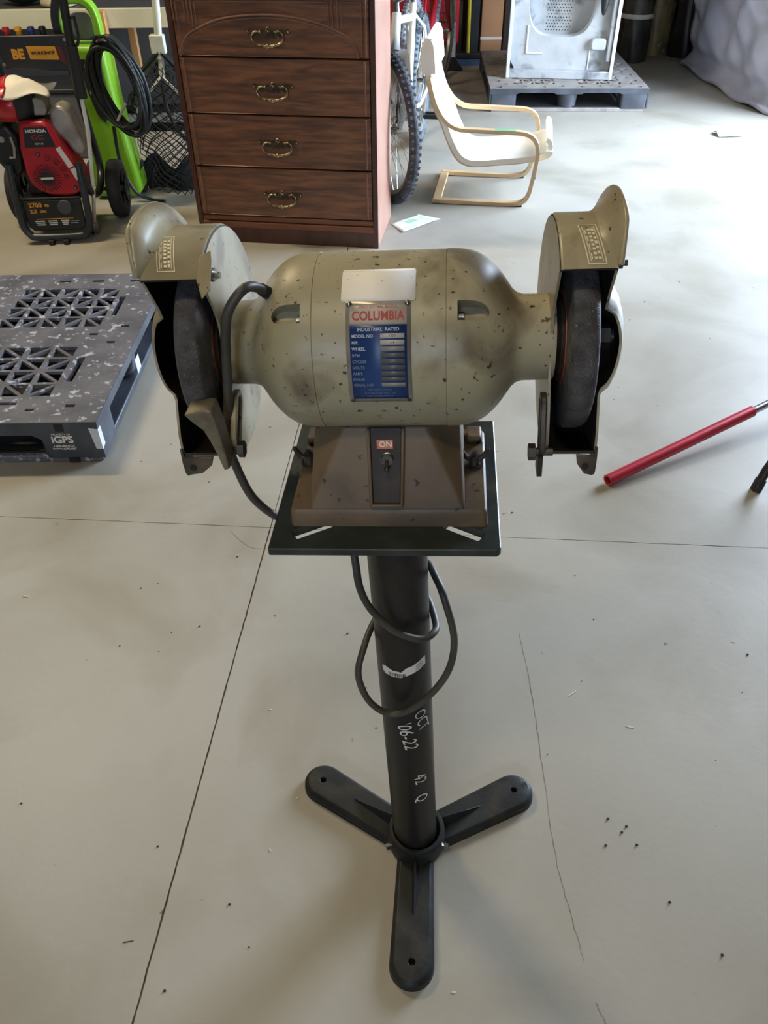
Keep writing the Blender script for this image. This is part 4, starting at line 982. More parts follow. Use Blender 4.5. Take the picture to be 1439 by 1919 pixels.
b = MB(); b.cyl((.045, -.030, .155), (.045, -.056, .155), .030, 24); part('filter_cap', b, mat('grey_plastic', (72, 74, 78), .5), fp, bevel=.002)
# engine cover: recoil housing shaped like a rounded wedge
cov = [(-.085, .30), (-.075, .25), (-.050, .222), (-.01, .203), (.05, .195), (.10, .200), (.130, .215), (.148, .245), (.150, .27), (.130, .32), (.095, .40), (.060, .485), (.045, .500), (-.045, .500), (-.062, .490), (-.082, .40)]
b = MB(); b.prism(cov, -.035, .10, 'y'); ec = part('engine_cover', b, m_redp, pw, bevel=.014, seg=3, smooth=30)
b = MB()
cx_, cz_ = 0.0, .275
for i in range(28):
    a = 2 * PI * i / 28; d = Vector((math.cos(a), 0, math.sin(a))); q = Vector((cx_, -.0355, cz_)); b.bar(q + d * .030, q + d * .058, .0035, .002, (0, 1, 0))
for k, r in enumerate((.074, .081, .088, .095)):
    for a0, a1 in ((1.15, 1.45), (.72, 1.02), (.30, .60), (-.1, .15)):
        if k == 3 and a0 < .3: continue
        b.tube([(cx_ + r * math.cos(a0 + (a1 - a0) * j / 4), -.0355, cz_ + r * math.sin(a0 + (a1 - a0) * j / 4)) for j in range(5)], .0013, 4)
part('cooling_slots', b, m_inblack, ec, kind='stuff')  # black bars painted for the shade inside the slots
b = MB(); b.cyl((cx_, -.034, cz_), (cx_, -.040, cz_), .028, 24); rc = part('recoil_centre', b, m_black, ec, bevel=.002)
b = MB(); b.box((-.026, -.0425, cz_ - .004), (.026, -.0395, cz_ + .004)); part('lettering', b, m_white, rc, bevel=.0005)
b = MB(); b.prism([(-.058, .40), (.068, .40), (.050, .478), (-.044, .478)], -.0365, -.034, 'y'); bd = part('badge', b, m_black, ec)
text('lettering', 'HONDA', .018, m_white, bd, T=TP(.003, -.0368, .463), bold=.0005, sx=1.25)
text('lettering', 'GC', .024, m_red, bd, T=TP(.004, -.0368, .438), bold=.0004, sx=1.5)
text('lettering', 'GCV160', .010, m_white, bd, T=TP(.004, -.0368, .414))
for q in ((-.012, .372), (.108, .232)):
    b = MB(); b.cyl((q[0], -.034, q[1]), (q[0], -.038, q[1]), .009, 12); f_ = part('bolt_recess', b, m_black, ec)
    b = MB(); b.cyl((q[0], -.037, q[1]), (q[0], -.041, q[1]), .004, 8); part('bolt', b, m_steel, f_)
b = MB(); b.add([(.066, -.0365, .392), (.086, -.0365, .402), (.122, -.0365, .322), (.100, -.0365, .312)], [(0, 1, 2, 3)]); b.add([(.104, -.0366, .308), (.126, -.0366, .316), (.140, -.0366, .272), (.120, -.0366, .262)], [(0, 1, 2, 3)]); part('warning_label', b, m_white, ec, smooth=0)
# muffler, tank, air filter, spout
b = MB(); b.prism([(.052, .46), (.06, .53), (.10, .545), (.13, .535), (.142, .50), (.160, .42), (.170, .375), (.155, .345), (.125, .35), (.10, .40)], .02, .13, 'y'); part('muffler_shield', b, m_alu, pw, bevel=.014, seg=3)
b = MB(); b.prism([(-.04, .505), (.04, .505), (.050, .525), (.048, .565), (.02, .575), (-.045, .56)], .03, .12, 'y'); part('cylinder_cover', b, m_alu, pw, bevel=.006)
b = MB(); b.lathe([(0, .0), (0, .085), (.05, .095), (.09, .09), (.10, .0)], 'z', (-.085, .06, .50), 28); tk = part('fuel_tank', b, m_black, pw, bevel=.006)
b = MB(); b.lathe([(0, .088), (.052, .0975), (.092, .0925)], 'z', (-.085, .06, .50), 12, a0=-2.05, a1=-1.25); part('red_band', b, m_redp, tk, solid=.002)
# crumpled cloth lying on the tank
ra = thing('rag', 'crumpled cream and red cloth draped over the fuel tank of the pressure washer', 'cloth', (-1.515, 3.655, .602), (0, 0, .1))
b = MB()
def rag(u, v):
    x = (u - .5) * .30; y = (v - .5) * .20; r = math.hypot(x / .15, y / .10)
    z = .022 + .012 * math.sin(u * 9 + v * 4) + .010 * math.cos(v * 11 - u * 5) - .045 * max(0, r - .62)
    return (x + .012 * math.sin(v * 8), y + .012 * math.cos(u * 7), z)
b.grid(rag, 26, 20); part('cloth_sheet', b, m_cream, ra, solid=.003, smooth=60)
b = MB(); b.grid(lambda u, v: tuple(Vector(rag(.30 + .17 * u, v)) + Vector((0, 0, .0036))), 8, 20); part('red_stripe', b, m_redp, ra, solid=.001, smooth=60)
b = MB(); b.prism([(-.19, .47), (-.12, .49), (-.085, .44), (-.09, .36), (-.10, .30), (-.13, .27), (-.17, .29), (-.20, .34), (-.215, .40)], -.01, .11, 'y'); part('air_filter_box', b, m_black, pw, bevel=.02, seg=3)
b = MB(); b.cyl((-.15, -.02, .43), (-.15, .0, .43), .012, 12); b.tube([(-.11, -.02, .44), (-.105, -.025, .40), (-.115, -.025, .36), (-.135, -.025, .36)], .006, 8); part('choke_lever', b, m_alu, pw)
b = MB(); b.box((-.11, .02, .19), (.12, .16, .30)); b.cyl((0, .05, .30), (0, .05, .50), .06, 16); part('engine_block', b, m_dark, pw, bevel=.01)
b = MB(); b.box((-.06, .14, .19), (.08, .26, .32)); part('pump', b, m_alu, pw, bevel=.012)
# control panel
cp = MB(); cp.prism([(-.100, .668), (.185, .650), (.178, .785), (-.112, .785)], .110, .150, 'y'); pn_ = part('control_panel', cp, m_black, pw, bevel=.006)
text('lettering', 'BE', .048, m_yel, pn_, T=TP(-.030, .1085, .718), bold=.0025, sx=.95)
b = MB(); b.prism([(.015, .700), (.130, .696), (.124, .744), (.009, .747)], .1085, .110, 'y'); ys_ = part('amber_panel', b, m_yel, pn_)
text('lettering', 'WORKSHOP', .0155, m_ink, ys_, T=TP(.070, .1078, .722), bold=.0006, sx=1.1)
b = MB(); b.prism([(.134, .690), (.160, .672), (.150, .744), (.128, .744)], .1087, .110, 'y'); part('dark_red_fade', b, mat('dark_red_print', (92, 26, 22), .5), pn_)
for x, z in ((-.104, .765), (.170, .768), (-.094, .685), (.178, .665)):
    b = MB(); b.cyl((x, .1085, z), (x, .104, z), .0065, 10); part('panel_screw', b, m_steel, pn_)
for x, m_, nm in ((-.058, m_redp, 'red'), (-.010, m_yel, 'yellow'), (.040, mat('blue_tip', (40, 60, 130), .4), 'blue'), (.085, m_black, 'black')):
    b = MB(); b.cyl((x, .13, .785), (x, .13, .800), .012, 14); b.cyl((x, .13, .800), (x, .13, .812), .016, 14, .013); part('nozzle_tip', b, m_, pn_, label='%s nozzle tip' % nm)
# wheels of the washer
def utility_wheel(x, y, R, nm):
    b = MB(); b.lathe([(-.030, R * .66), (-.032, R * .8), (-.026, R * .95), (-.014, R), (.014, R), (.026, R * .95), (.032, R * .8), (.030, R * .66)], 'x', (x, y, R), 40, closed_prof=True); tw = part('wheel', b, m_rubber, pw, smooth=50)
    b = MB(); b.lathe([(-.026, .03), (-.024, R * .3), (-.012, R * .4), (-.012, R * .55), (-.028, R * .64), (-.028, R * .67), (.028, R * .67), (.028, R * .64), (.012, R * .55), (.012, .03)], 'x', (x, y, R), 40, closed_prof=True)
    for i in range(5):
        a = 2 * PI * i / 5 + .3; b.bar((x + .022, y + .03 * math.cos(a), R + .03 * math.sin(a)), (x + .022, y + R * .62 * math.cos(a), R + R * .62 * math.sin(a)), .022, .014, (1, 0, 0))
    b.cyl((x - .03, y, R), (x + .036, y, R), .018, 16); part('wheel_rim', b, m_black, tw)
utility_wheel(.215, .265, .128, 'r'); utility_wheel(-.235, .26, .128, 'l')
b = MB(); b.cyl((-.235, .262, .128), (.215, .262, .128), .010, 10); part('axle', b, m_steel, pw)
# spray gun and lance hung on the right of the washer
lz = thing('spray_lance', 'black spray gun with a thin white lance leaning on the pressure washer', 'lance', (-1.215, 3.585, 0))
b = MB(); b.tube([(-.095, .075, .035), (-.055, .06, .20), (-.005, .02, .45), (.003, .01, .60)], .0085, 10); part('lance_tube', b, mat('pale_lance', (236, 236, 230), .3), lz)
b = MB(); b.cyl((.003, .01, .58), (.012, -.0, .77), .024, 14); b.cyl((.012, 0, .77), (.03, -.01, 1.0), .017, 12); b.tube([(.035, -.01, .86), (.055, -.02, .87), (.058, -.02, .80), (.04, -.01, .77)], .006, 8); part('spray_gun', b, m_black, lz)
b = MB(); b.cyl((-.098, .077, .0), (-.094, .073, .05), .020, 14); part('nozzle_head', b, m_steel, lz)

# ------------------------------------------------------------------ green washer behind
m_green = mat('lime_plastic', (128, 182, 40), .4, col2=(116, 168, 34), scale=4)
gw = thing('electric_washer', 'lime green upright electric washer behind the petrol one', 'machine', (-1.33, 4.14, 0))
hnd = bez([(-.085, 0, .66), (-.092, 0, .74), (-.086, 0, .82), (-.05, 0, .865), (.03, 0, .868), (.082, 0, .83), (.098, 0, .75), (.092, 0, .64)], 5)
b = MB()
for v0, v1 in zip(hnd, hnd[1:]): pass
vs = []; cen = Vector((.003, 0, .72))
for v in hnd:
    d = (v - cen).normalized()
    for rr, yy in ((0, -.03), (.0, .03), (-.034, .03), (-.034, -.03)): vs.append(v + d * rr + Vector((0, yy, 0)))
K = 4; n = len(hnd); b.add(vs, [(i * K + j, i * K + (j + 1) % K, (i + 1) * K + (j + 1) % K, (i + 1) * K + j) for i in range(n - 1) for j in range(K)] + [(0, 1, 2, 3), tuple((n - 1) * K + j for j in (3, 2, 1, 0))])
part('carry_loop', b, m_green, gw, bevel=.008, seg=3)
b = MB(); b.prism([(-.087, .68), (-.09, .60), (-.085, .48), (-.075, .36), (-.09, .22), (-.10, .04), (-.08, .012), (.12, .012), (.14, .05), (.12, .25), (.10, .45), (.095, .58), (.093, .68)], -.04, .12, 'y'); bdg = part('body', b, m_green, gw, bevel=.022, seg=3)
b = MB(); b.prism([(-.025, .63), (.05, .63), (.055, .45), (.05, .38), (.035, .36), (.005, .40), (-.018, .50)], -.046, -.038, 'y'); vp = part('vent_panel', b, m_black, bdg, bevel=.003)
for k in range(3):
    b = MB(); b.box((-.005, -.049, .595 - k * .055), (.035, -.045, .607 - k * .055)); part('vent_bar', b, m_alu, gw)
b = MB(); b.prism(rrect(-.045, .70, .05, .80, .03, 4), .02, .028, 'y'); part('grey_insert', b, mat('grey_insert', (150, 150, 140), .5), gw)
for x in (-.12, .115):
    b = MB(); b.lathe([(-.018, .02), (-.018, .07), (-.01, .08), (.01, .08), (.018, .07), (.018, .02)], 'x', (x, .09, .08), 28, closed_prof=True); part('wheel', b, m_rubber, gw)

# ------------------------------------------------------------------ coiled hose
m_hose = mat('dark_green_hose', (34, 44, 42), .45, col2=(26, 32, 32), scale=20)
hs = thing('coiled_hose', 'black-green coiled hose hanging on the green washer', 'hose', (-1.165, 3.98, .53))
for k in range(18):
    rx_, rz_ = .092 + random.uniform(-.025, .02), .19 + random.uniform(-.03, .015); ox, oz = random.uniform(-.015, .02), random.uniform(-.01, .01); tl = math.radians(13 + random.uniform(-5, 5)); oy = random.uniform(-.035, .03)
    pts = []
    for i in range(36):
        a = 2 * PI * i / 36; x, z = rx_ * math.cos(a), rz_ * math.sin(a)
        pts.append((ox + x * math.cos(tl) + z * math.sin(-tl) + .0, oy + .01 * math.sin(a * 2 + k), oz + z * math.cos(tl) + x * math.sin(tl)))
    b = MB(); b.tube(pts, .0085, 8, closed=True); part('hose_loop', b, m_hose if k % 3 else m_black, hs, smooth=60)
b = MB(); b.tube(bez([(-.06, -.03, .19), (-.03, -.05, .215), (.01, -.04, .20), (-.02, -.03, .16)], 5), .006, 8); part('hook', b, m_black, hs)
b = MB(); b.cyl((.03, -.05, -.05), (-.02, -.055, -.12), .006, 8); part('hose_tie', b, m_alu, hs)
b = MB(); b.tube(bez([(-.06, .0, -.16), (-.085, .07, -.33), (-.05, .08, -.47), (.02, .09, -.518), (.10, .06, -.519)], 6), .0085, 8); part('hose_tail', b, m_hose, hs)

# ------------------------------------------------------------------ landing net leaning beside the chest
m_pole = mat('bone_aluminium', (208, 206, 186), .45, .1)
m_net = mat('black_net_cord', (24, 26, 30), .8)
nn = thing('landing_net', 'folded landing net with bone white handle and black mesh bag', 'net', (-1.04, 4.20, 0), (0, 0, 0))
b = MB(); b.cyl((.015, .04, .52), (.075, .06, 1.2), .014, 16); b.cyl((.02, .04, .60), (.075, .06, 1.2), .0175, 16)
part('handle', b, m_pole, nn)
b = MB(); b.box((-.012, .02, .62), (.055, .06, .70)); part('yoke_block', b, m_pole, nn, bevel=.006)
for s in (-1, 1):
    b = MB(); b.tube(bez([(.015, .03, .53), (.015 + s * .03, .02, .50), (.015 + s * .12, .0, .41), (.015 + s * .14, .0, .38)], 5), .006, 8); part('yoke_arm', b, m_pole, nn)
b = MB(); b.tube([(.02, .03, .63), (-.10, .04, .53), (-.155, .05, .40), (-.10, .05, .33)], .011, 8); b.tube([(.03, .03, .63), (.11, .04, .54), (.17, .05, .44)], .011, 8); b.tube([(.015, .02, .50), (.02, .0, .40), (.05, .0, .30), (.10, .02, .24)], .009, 8); part('hoop', b, m_black, nn)
def netpt(u, v, lay=0):   # u across, v down
    wv = .15 + .02 * math.sin(v * 5); z = .58 - v * .565
    wv *= min(1, .25 + v * 3.2)
    a = (u - .5) * 2.6
    return Vector((.02 + wv * math.sin(a) / math.sin(1.3) + .012 * math.sin(v * 17 + u * 9), -.05 * math.cos(a) * min(1, v * 2) - .01 + lay * .06 + .010 * math.sin(u * 14 + v * 7), max(.004, z + .010 * math.sin(u * 8))))
for lay, nu, nv, rr in ((0, 15, 27, .0022), (1, 17, 30, .0025)):
    b = MB()
    for i in range(nu):
        for j in range(nv):
            if (i + j) % 2: continue
            for di, dj in ((1, 1), (-1, 1)):
                for k in (0,):
                    i2, j2 = i + di, j + dj
                    if 0 <= i2 <= nu and j2 <= nv: b.tube([netpt(i / nu, j / nv, lay), netpt(i2 / nu, j2 / nv, lay)], rr, 4, caps=False)
            i1, j1 = i, j
    part('net_mesh', b, m_net, nn, kind='stuff', smooth=0)
b = MB(); b.grid(lambda u, v: (-.15 + .33 * u, .05 + .03 * math.sin(9 * u), .003 + .17 * v * (.8 + .2 * math.sin(11 * u))), 14, 6)
part('net_bottom', b, m_net, nn, solid=.006)
b = MB(); b.box((-.15, .03, .285), (.19, .045, .325)); part('mesh_band', b, m_net, nn, bevel=.004)

# ------------------------------------------------------------------ table, partition and clutter on the far left
m_beige = mat('beige_table_paint', (200, 192, 160), .5, col2=(188, 180, 148), scale=4)
m_tan = mat('tan_leg_wood', (184, 136, 82), .5, col2=(168, 122, 72), scale=5, stretch=(6, 6, 1))
tb_ = thing('work_table', 'beige framed table behind the green washer and the net', 'table', (-1.9, 5.2, 0))
b = MB(); b.box((-.75, .037, .655), (1.0, .6, .672)); part('table_top', b, mat('dark_table_top', (60, 60, 62), .6), tb_, bevel=.004)
b = MB(); b.box((-.75, .0, .580), (1.0, .035, .675)); part('apron', b, m_beige, tb_, bevel=.003)
for x in (-.72, .345, .93):
    for y in (-.05, .54):
        b = MB(); b.box((x, y, 0), (x + .045, y + .045, .60 if x != .345 else .672)); part('leg', b, m_tan, tb_, bevel=.003)
m_dk = mat('dark_grey_panel', (80, 76, 74), .75, col2=(72, 69, 67), scale=3)
pt_ = thing('folding_partition', 'dark grey partition panel standing behind the beige table', 'partition', (-2.1, 5.9, 0))
for i in range(3):
    b = MB(); b.box((-1.3 + i * .92, 0, .02), (-.39 + i * .92, .05, 1.5)); part('panel', b, m_dk, pt_, bevel=.01)
b = MB(); b.box((-1.3, -.1, 0), (1.46, .15, .02)); part('foot_rail', b, m_black, pt_)
kb = thing('storage_bin', 'low dark grey fabric storage bin in front of the table legs', 'bin', (-1.95, 5.0, 0))
b = MB(); b.prism(rrect(-.35, -.2, .35, .13, .03, 3), .0, .34, 'z'); part('body', b, m_dk, kb, bevel=.01)
b = MB(); b.prism(rrect(-.36, -.21, .36, .14, .03, 3), .34, .36, 'z'); part('rim', b, m_black, kb, bevel=.004)
ca = thing('enamel_bowl', 'cream bowl upside down on the table beside the green loop handle', 'bowl', (-1.81, 5.36, .6755))
b = MB(); b.lathe([(0, .10), (.02, .098), (.06, .08), (.085, .045), (.09, .0)], 'z', (0, 0, 0), 28); part('bowl_shell', b, m_beige, ca, solid=.003)
b = MB(); b.lathe([(.09, .02), (.098, .025), (.10, .0)], 'z', (0, 0, 0), 16); part('foot_ring', b, m_beige, ca)
def bag(name, label, loc, sz, m, cat):
    t = thing(name, label, cat, loc); b = MB(); b.ball((0, 0, sz[2]), 1, 14, sz)
    me_ = mesh_from(b, 'body', m, 60)
    for v in me_.vertices:
        q = v.co; k = 1 + .09 * math.sin(q.x * 31 + q.z * 23) + .06 * math.cos(q.y * 41 + q.z * 17); v.co = Vector((q.x * k, q.y * k, max(0, q.z * (1 + .05 * math.sin(q.x * 20)))))
    o = put(me_, 'body', t, (0, 0, 0)); b = MB(); b.tube(bez([(-sz[0] * .4, 0, sz[2] * 1.85), (-sz[0] * .3, 0, sz[2] * 2.2), (sz[0] * .3, 0, sz[2] * 2.2), (sz[0] * .4, 0, sz[2] * 1.85)], 5), .008, 8); part('carry_strap', b, m_black, t); return t
bag('duffel_bag', 'dark green duffel bag on the table at the top left corner', (-2.03, 5.42, .676), (.14, .12, .09), mat('dark_green_cloth', (38, 62, 38), .8), 'bag')
bag('sack', 'dark brown sack on the table between the green bag and the bowl', (-1.79, 5.63, .676), (.10, .10, .075), mat('brown_cloth', (70, 52, 40), .8), 'bag')

# ------------------------------------------------------------------ far background
m_card = mat('brown_cardboard', (158, 116, 80), .8, col2=(146, 106, 72), scale=4)
m_tape = mat('clear_tape_glare', (208, 200, 196), .25)
def carton(name, label, x0, x1, y0, y1, H, m, seams, cat='box'):
    t = thing(name, label, cat, ((x0 + x1) / 2, (y0 + y1) / 2, 0)); w_, d_ = (x1 - x0) / 2, (y1 - y0) / 2
    b = MB(); b.box((-w_, -d_, 0), (w_, d_, H)); part('carton', b, m, t, bevel=.006)
    for z in seams:
        b = MB(); b.box((-w_ - .001, -d_ - .002, z), (w_ + .001, -d_ + .01, z + .018)); part('tape', b, m_tape, t)
    return t
carton('cardboard_box', 'tall brown cardboard box with shiny tape left of the dryer', .82, .99, 7.30, 7.6, 1.3, m_card, (.035, .15))
carton('black_crate', 'tall black box between the yellow broom and the cardboard box', .70, .80, 7.25, 7.65, 1.2, m_black, ())
carton('dark_crate', 'dark brown box behind the dryer, right of the cardboard box', 1.02, 1.5, 7.45, 7.8, 1.2, mat('dark_board', (56, 42, 34), .8), ())
m_redb = mat('red_plastic', (190, 40, 52), .45, col2=(176, 32, 44), scale=4)
rb = thing('red_tool_chest', 'red tool chest behind the bicycles', 'tool chest', (.33, 7.30, 0))
b = MB(); b.box((-.30, 0, .12), (.32, .40, .9)); part('body', b, m_redb, rb, bevel=.02, seg=3)
for k in range(4):
    b = MB(); b.box((-.27, -.012, .16 + k * .18), (.29, .0, .32 + k * .18)); d_ = part('drawer', b, m_redb, rb, bevel=.004); b = MB(); b.cyl((-.2, -.025, .29 + k * .18), (.22, -.025, .29 + k * .18), .007, 8); part('handle', b, m_steel, d_)
for x in (-.25, .27):
    for y in (.05, .35):
        b = MB(); b.cyl((x - .015, y, .05), (x + .015, y, .05), .05, 16); b.box((x - .012, y - .01, .05), (x + .012, y + .01, .12)); part('castor', b, m_rubber, rb)
br = thing('broom', 'yellow handled push broom standing by the black box', 'broom', (.71, 7.13, 0), (0, 0, 0))
b = MB(); b.cyl((0, 0, .08), (-.01, .09, 1.4), .013, 12); part('handle', b, mat('yellow_handle', (222, 208, 50), .4), br)
b = MB(); b.box((-.11, -.03, .05), (.10, .03, .09)); part('head', b, m_black, br, bevel=.008)
b = MB()
for i in range(60): x = -.10 + .19 * (i % 20) / 19; y = -.02 + .02 * (i // 20); b.cyl((x, y, .0), (x * .97, y, .052), .0035, 4)
part('bristles', b, mat('blue_bristle', (96, 128, 168), .7), br, kind='stuff')
br = thing('mop', 'mop with a wooden handle and black base left of the yellow broom', 'mop', (.58, 6.98, 0))
b = MB(); b.cyl((0, 0, .06), (0, .09, 1.4), .013, 12); part('handle', b, m_tan, br)
b = MB(); b.prism([(-.06, 0), (.08, 0), (.02, .09), (-.01, .09)], -.04, .04, 'y'); part('mop_base', b, m_black, br, bevel=.006)
b = MB(); b.cyl((.0, -.0, .09), (0, .01, .32), .02, 12, .015); part('white_ferrule', b, m_bwhite, br)
def roll(label, x, y, r, H, m, cat='roll', wrap=None):
    t = thing('wrapped_roll', label, cat, (x, y, 0))
    b = MB(); b.grid(lambda u, v: ((r * (1 + .07 * math.sin(9 * u * 2 * PI + 5 * v) + .05 * math.sin(21 * v + 4 * PI * u)) * math.cos(2 * PI * u)), (r * (1 + .07 * math.sin(6 * PI * u + 7 * v) + .05 * math.sin(17 * v + 6 * PI * u)) * math.sin(2 * PI * u)), H * v), 40, 24)
    part('roll_body', b, m, t, smooth=50)
    b = MB(); b.lathe([(0, .0), (0, r * .9), (.01, r * .9), (.01, 0)], 'z', (0, 0, H), 20); part('roll_end', b, m, t)
    if wrap:
        for z in wrap: b = MB(); b.lathe([(z, r * 1.10), (z + .012, r * 1.12), (z + .03, r * 1.09)], 'z', (0, 0, 0), 24); part('plastic_band', b, m_tape, t)
m_roll = mat('dark_wrapped_plastic', (44, 44, 40), .35, col2=(68, 66, 58), scale=9, lo=.4, hi=.6, stain=(120, 116, 102), stain_scale=14, stain_t=(.66, .72), bump=.5, bscale=40)  # pale stain patches painted as glints on the plastic
m_rolt = mat('straw_wrapped_plastic', (136, 122, 88), .35, col2=(112, 100, 70), scale=9, stain=(178, 168, 138), stain_scale=18, stain_t=(.62, .68), bump=.5, bscale=40)  # stain here paints light glints on the straw wrap
m_rolb = mat('black_wrapped_plastic', (20, 20, 22), .35, col2=(34, 34, 36), scale=9, stain=(70, 70, 70), stain_scale=14, stain_t=(.68, .72), bump=.5, bscale=40)  # grey stain patches are painted glints on black wrap
roll('dark plastic wrapped roll just right of the dryer', 2.03, 7.24, .115, 1.3, m_roll, wrap=(.30,))
roll('straw coloured wrapped roll between the two dark rolls', 2.27, 7.50, .105, 1.3, m_rolt)
roll('black wrapped roll beside the draped plastic sheet', 2.50, 7.40, .125, 1.3, m_rolb)
roll('blue wrapped roll behind the draped plastic sheet', 2.62, 7.16, .05, 1.3, mat('blue_wrap', (40, 104, 170), .35, col2=(90, 140, 190), scale=12))
# draped plastic covered stack
m_wrap = mat('grey_plastic_sheet', (184, 183, 194), .28, col2=(168, 167, 178), scale=3, bump=.12, bscale=14)
wp = thing('covered_stack', 'large stack draped in grey plastic sheeting at the right edge', 'covered stack', (2.40, 5.36, 0))
b = MB()
def drape(u, v):
    # u runs around: back-left corner -> front-left corner -> front right ; v up
    path = [(-.02, 1.66), (-.005, 1.30), (.0, .90), (.02, .55), (.06, .25), (.14, .08), (.30, -.03), (.55, -.04), (.80, -.02)]
    t = u * (len(path) - 1); i = min(int(t), len(path) - 2); f = t - i; x = path[i][0] * (1 - f) + path[i + 1][0] * f; y = path[i][1] * (1 - f) + path[i + 1][1] * f
    z = v * 1.5; k = .030 * math.sin(u * 23 + v * 9) + .022 * math.sin(u * 41 - v * 13 + 2) + .012 * math.sin(u * 67 + v * 31); k *= min(1, v * 5)
    inn = .05 * max(0, 1 - abs(v - .075) / .05)      # tuck above the hem
    s = .0 + k + inn - .02 * (v < .03)
    return (x + s * (1 if u < .55 else .3), y + s * (.2 if u < .55 else 1), z + .012 * math.sin(u * 30) * (v < .02) + .012 * (v < .02))
b.grid(drape, 110, 60); part('plastic_sheet', b, m_wrap, wp, solid=-.004, smooth=70)
b = MB(); b.box((.12, .10, 0), (.80, 1.62, 1.46)); part('stacked_load', b, m_card, wp, bevel=.02)
b = MB(); b.grid(lambda u, v: (-.02 + .84 * u + .01 * math.sin(v * 9), -.03 + 1.70 * v, 1.5 + .015 * math.sin(u * 12) * math.sin(v * 14)), 20, 20); part('plastic_top', b, m_wrap, wp, smooth=70)

# ------------------------------------------------------------------ small things on the floor
m_rp = mat('red_anodised_tube', (186, 46, 62), .35, .3, col2=(170, 40, 56), scale=5, coat=.2)
rp = thing('red_pole', 'red tube with silver extension lying low on the floor at the right edge', 'pole', (.612, 1.729, 0))
d = Vector((1.139 - .612, 2.02 - 1.729, .05)).normalized(); p0 = Vector((.004, .002, .0165))
b = MB(); b.lathe([(0, .0115), (0, .0165), (.55, .0165), (.55, .0115)], 'z', (0, 0, 0), 24, closed_prof=True)
q = Vector((0, 0, 1)).rotation_difference(d).to_matrix().to_4x4(); o = part('red_tube', b, m_rp, rp); o.matrix_local = Matrix.Translation(p0) @ q
b = MB(); b.lathe([(.45, .006), (.45, .0112), (1.1, .0112), (1.1, .006)], 'z', (0, 0, 0), 20, closed_prof=True); o = part('silver_tube', b, mat('silver_tube', (196, 196, 204), .25, .9), rp); o.matrix_local = Matrix.Translation(p0) @ q
b = MB(); b.lathe([(.03, .0), (.03, .0114)], 'z', (0, 0, 0), 20); o = part('dark_bore', b, m_inblack, rp); o.matrix_local = Matrix.Translation(p0) @ q  # black disc closes the bore, its shade painted in
bl = thing('black_tube_stand', 'bent black tube leg with rubber tip at the right edge', 'stand', (1.016, 1.70, 0))
b = MB(); pth = bez([(.0, .0, .012), (.010, .008, .035), (.024, .018, .065), (.05, .03, .10), (.12, .05, .135), (.25, .08, .135), (.36, .10, .11), (.41, .11, .05), (.42, .11, .004)], 6)
b.tube(pth, .0125, 14); part('bent_tube', b, m_black, bl, smooth=60)
b = MB(); b.cyl((-.001, -.001, 0), (.010, .008, .032), .0155, 16, .015); part('rubber_tip', b, m_rubber, bl, bevel=.002)
b = MB(); b.cyl((.42, .11, 0), (.42, .11, .03), .0155, 16); part('rubber_tip', b, m_rubber, bl, bevel=.002)
# sheet of paper
m_pap = mat('pale_paper', (232, 236, 228), .6, col2=(206, 226, 210), scale=9, lo=.5, hi=.62)
pp = thing('paper_sheet', 'pale printed paper sheet on the floor by the chest of drawers', 'paper', (0.15, 3.70, 0))
b = MB(); cs = [(-.10, .02), (.03, .14), (.135, .065), (-.046, -.096)]
def pf(u, v):
    a = Vector(cs[0]) * (1 - u) + Vector(cs[1]) * u; c = Vector(cs[3]) * (1 - u) + Vector(cs[2]) * u; q = a * (1 - v) + c * v
    return (q.x, q.y, .0012 + .004 * (1 + math.sin(u * 5 + v * 3)) * u * (1 - u) + .004 * v * v)
b.grid(pf, 12, 8); ps = part('sheet', b, m_pap, pp, solid=.0006)
b = MB(); b.grid(lambda u, v: tuple(Vector(pf(.35 + .3 * u, .2 + .3 * v)) + Vector((0, 0, .0008))), 4, 3); part('green_print', b, mat('mint_print', (168, 216, 190), .6), pp)
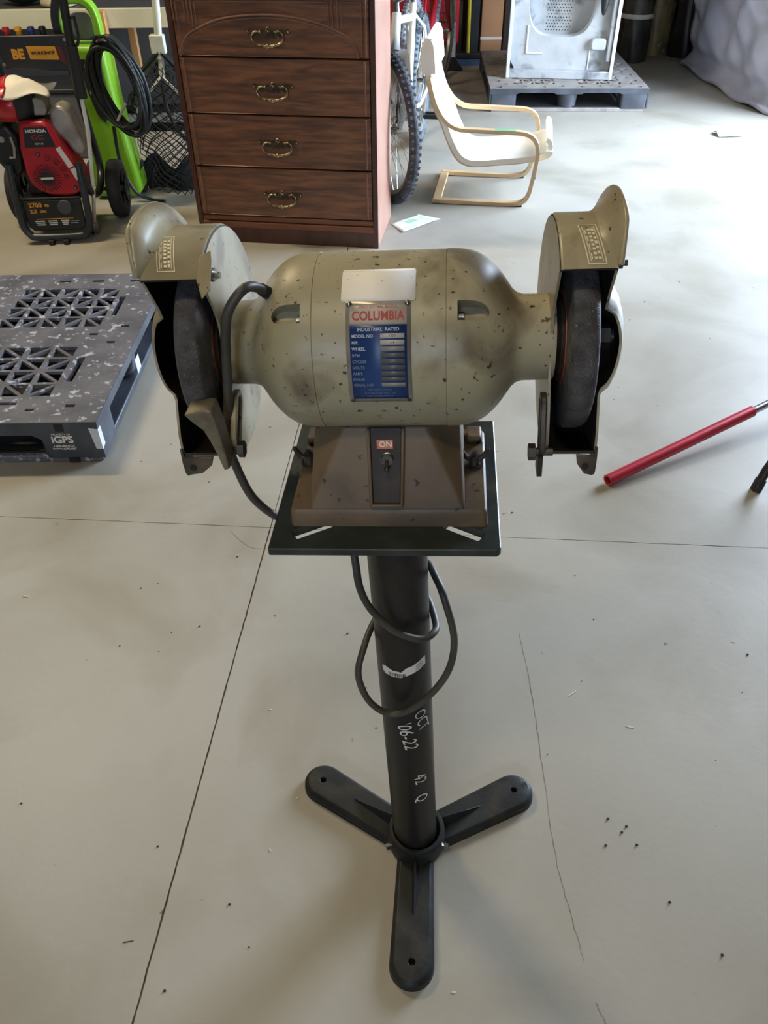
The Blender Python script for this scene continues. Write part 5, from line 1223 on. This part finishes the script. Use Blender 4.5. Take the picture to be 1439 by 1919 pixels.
# crumpled scrap
sc_ = thing('paper_scrap', 'small crumpled scrap of paper on the open floor at right', 'scrap', (2.093, 5.10, 0))
b = MB(); b.grid(lambda u, v: ((u - .5) * .15, (v - .5) * .11, .006 + .022 * abs(math.sin(u * 7 + v * 3)) * (1 - abs(2 * v - 1))), 9, 7); part('crumple', b, m_pap, sc_, solid=.001, smooth=0)
# grit, splinters and wire bits
m_grit = mat('dark_grit', (58, 50, 42), .9); m_chip = mat('pale_splinter', (214, 206, 186), .8)
db = MB()
for _ in range(90):
    x = random.uniform(-1.0, 1.6); y = random.uniform(.35, 3.2); r = random.uniform(.0009, .0024)
    if math.hypot(x - GX, y - GY) < .3 or (x < -.75 and y > 1.8): continue
    db.ball((x, y, r * .5), r, 3, (1.3, 1, .6))
for x, y in ((.530, .516), (.789, 1.127), (.419, .724), (.40, .75), (.44, .70), (.43, .735), (.47, .60), (.385, .70)): db.ball((x, y, .0015), .0026, 3, (1.2, 1, .6))
tag(part('floor_grit', db, m_grit, smooth=0), 'scattered dark grit specks on the concrete floor', 'grit', kind='stuff')
def splinter(name, label, x, y, ang, L, wd, m, g=None):
    b = MB(); b.box((-L / 2, -wd / 2, 0), (L / 2, wd / 2, wd * .6)); b.box((-L * .3, -wd * .8, 0), (L * .2, wd * .3, wd * .45)); o = part(name, b, m, smooth=0, loc=(x, y, 0), rot=(0, 0, ang)); tag(o, label, 'debris', g)
splinter('wood_splinter', 'pale wood splinter on the floor, nearer of two right of the pole', .488, .946, -.3, .016, .002, m_chip)
splinter('wood_splinter', 'pale wood splinter on the floor, farther of two right of the pole', .388, 1.03, .6, .022, .002, m_chip)
splinter('wire_offcut', 'short dark wire offcut on the floor left of the front foot', -.426, .549, .15, .017, .0012, m_grit)
splinter('paper_chip', 'tiny pale chip on the floor far left below the pallet', -.854, 1.334, -.2, .014, .003, m_chip)
for i, (x, y) in enumerate(((.098, .468), (-.17, .80), (-.21, .70), (-.24, 1.0))):
    splinter('pale_chip', ['pale chip on the floor right of the front foot tip', 'pale chip on the floor left of the front foot', 'pale chip on the floor nearest the long joint', 'pale chip on the floor left of the pole'][i], x, y, i, .006, .002, m_chip)
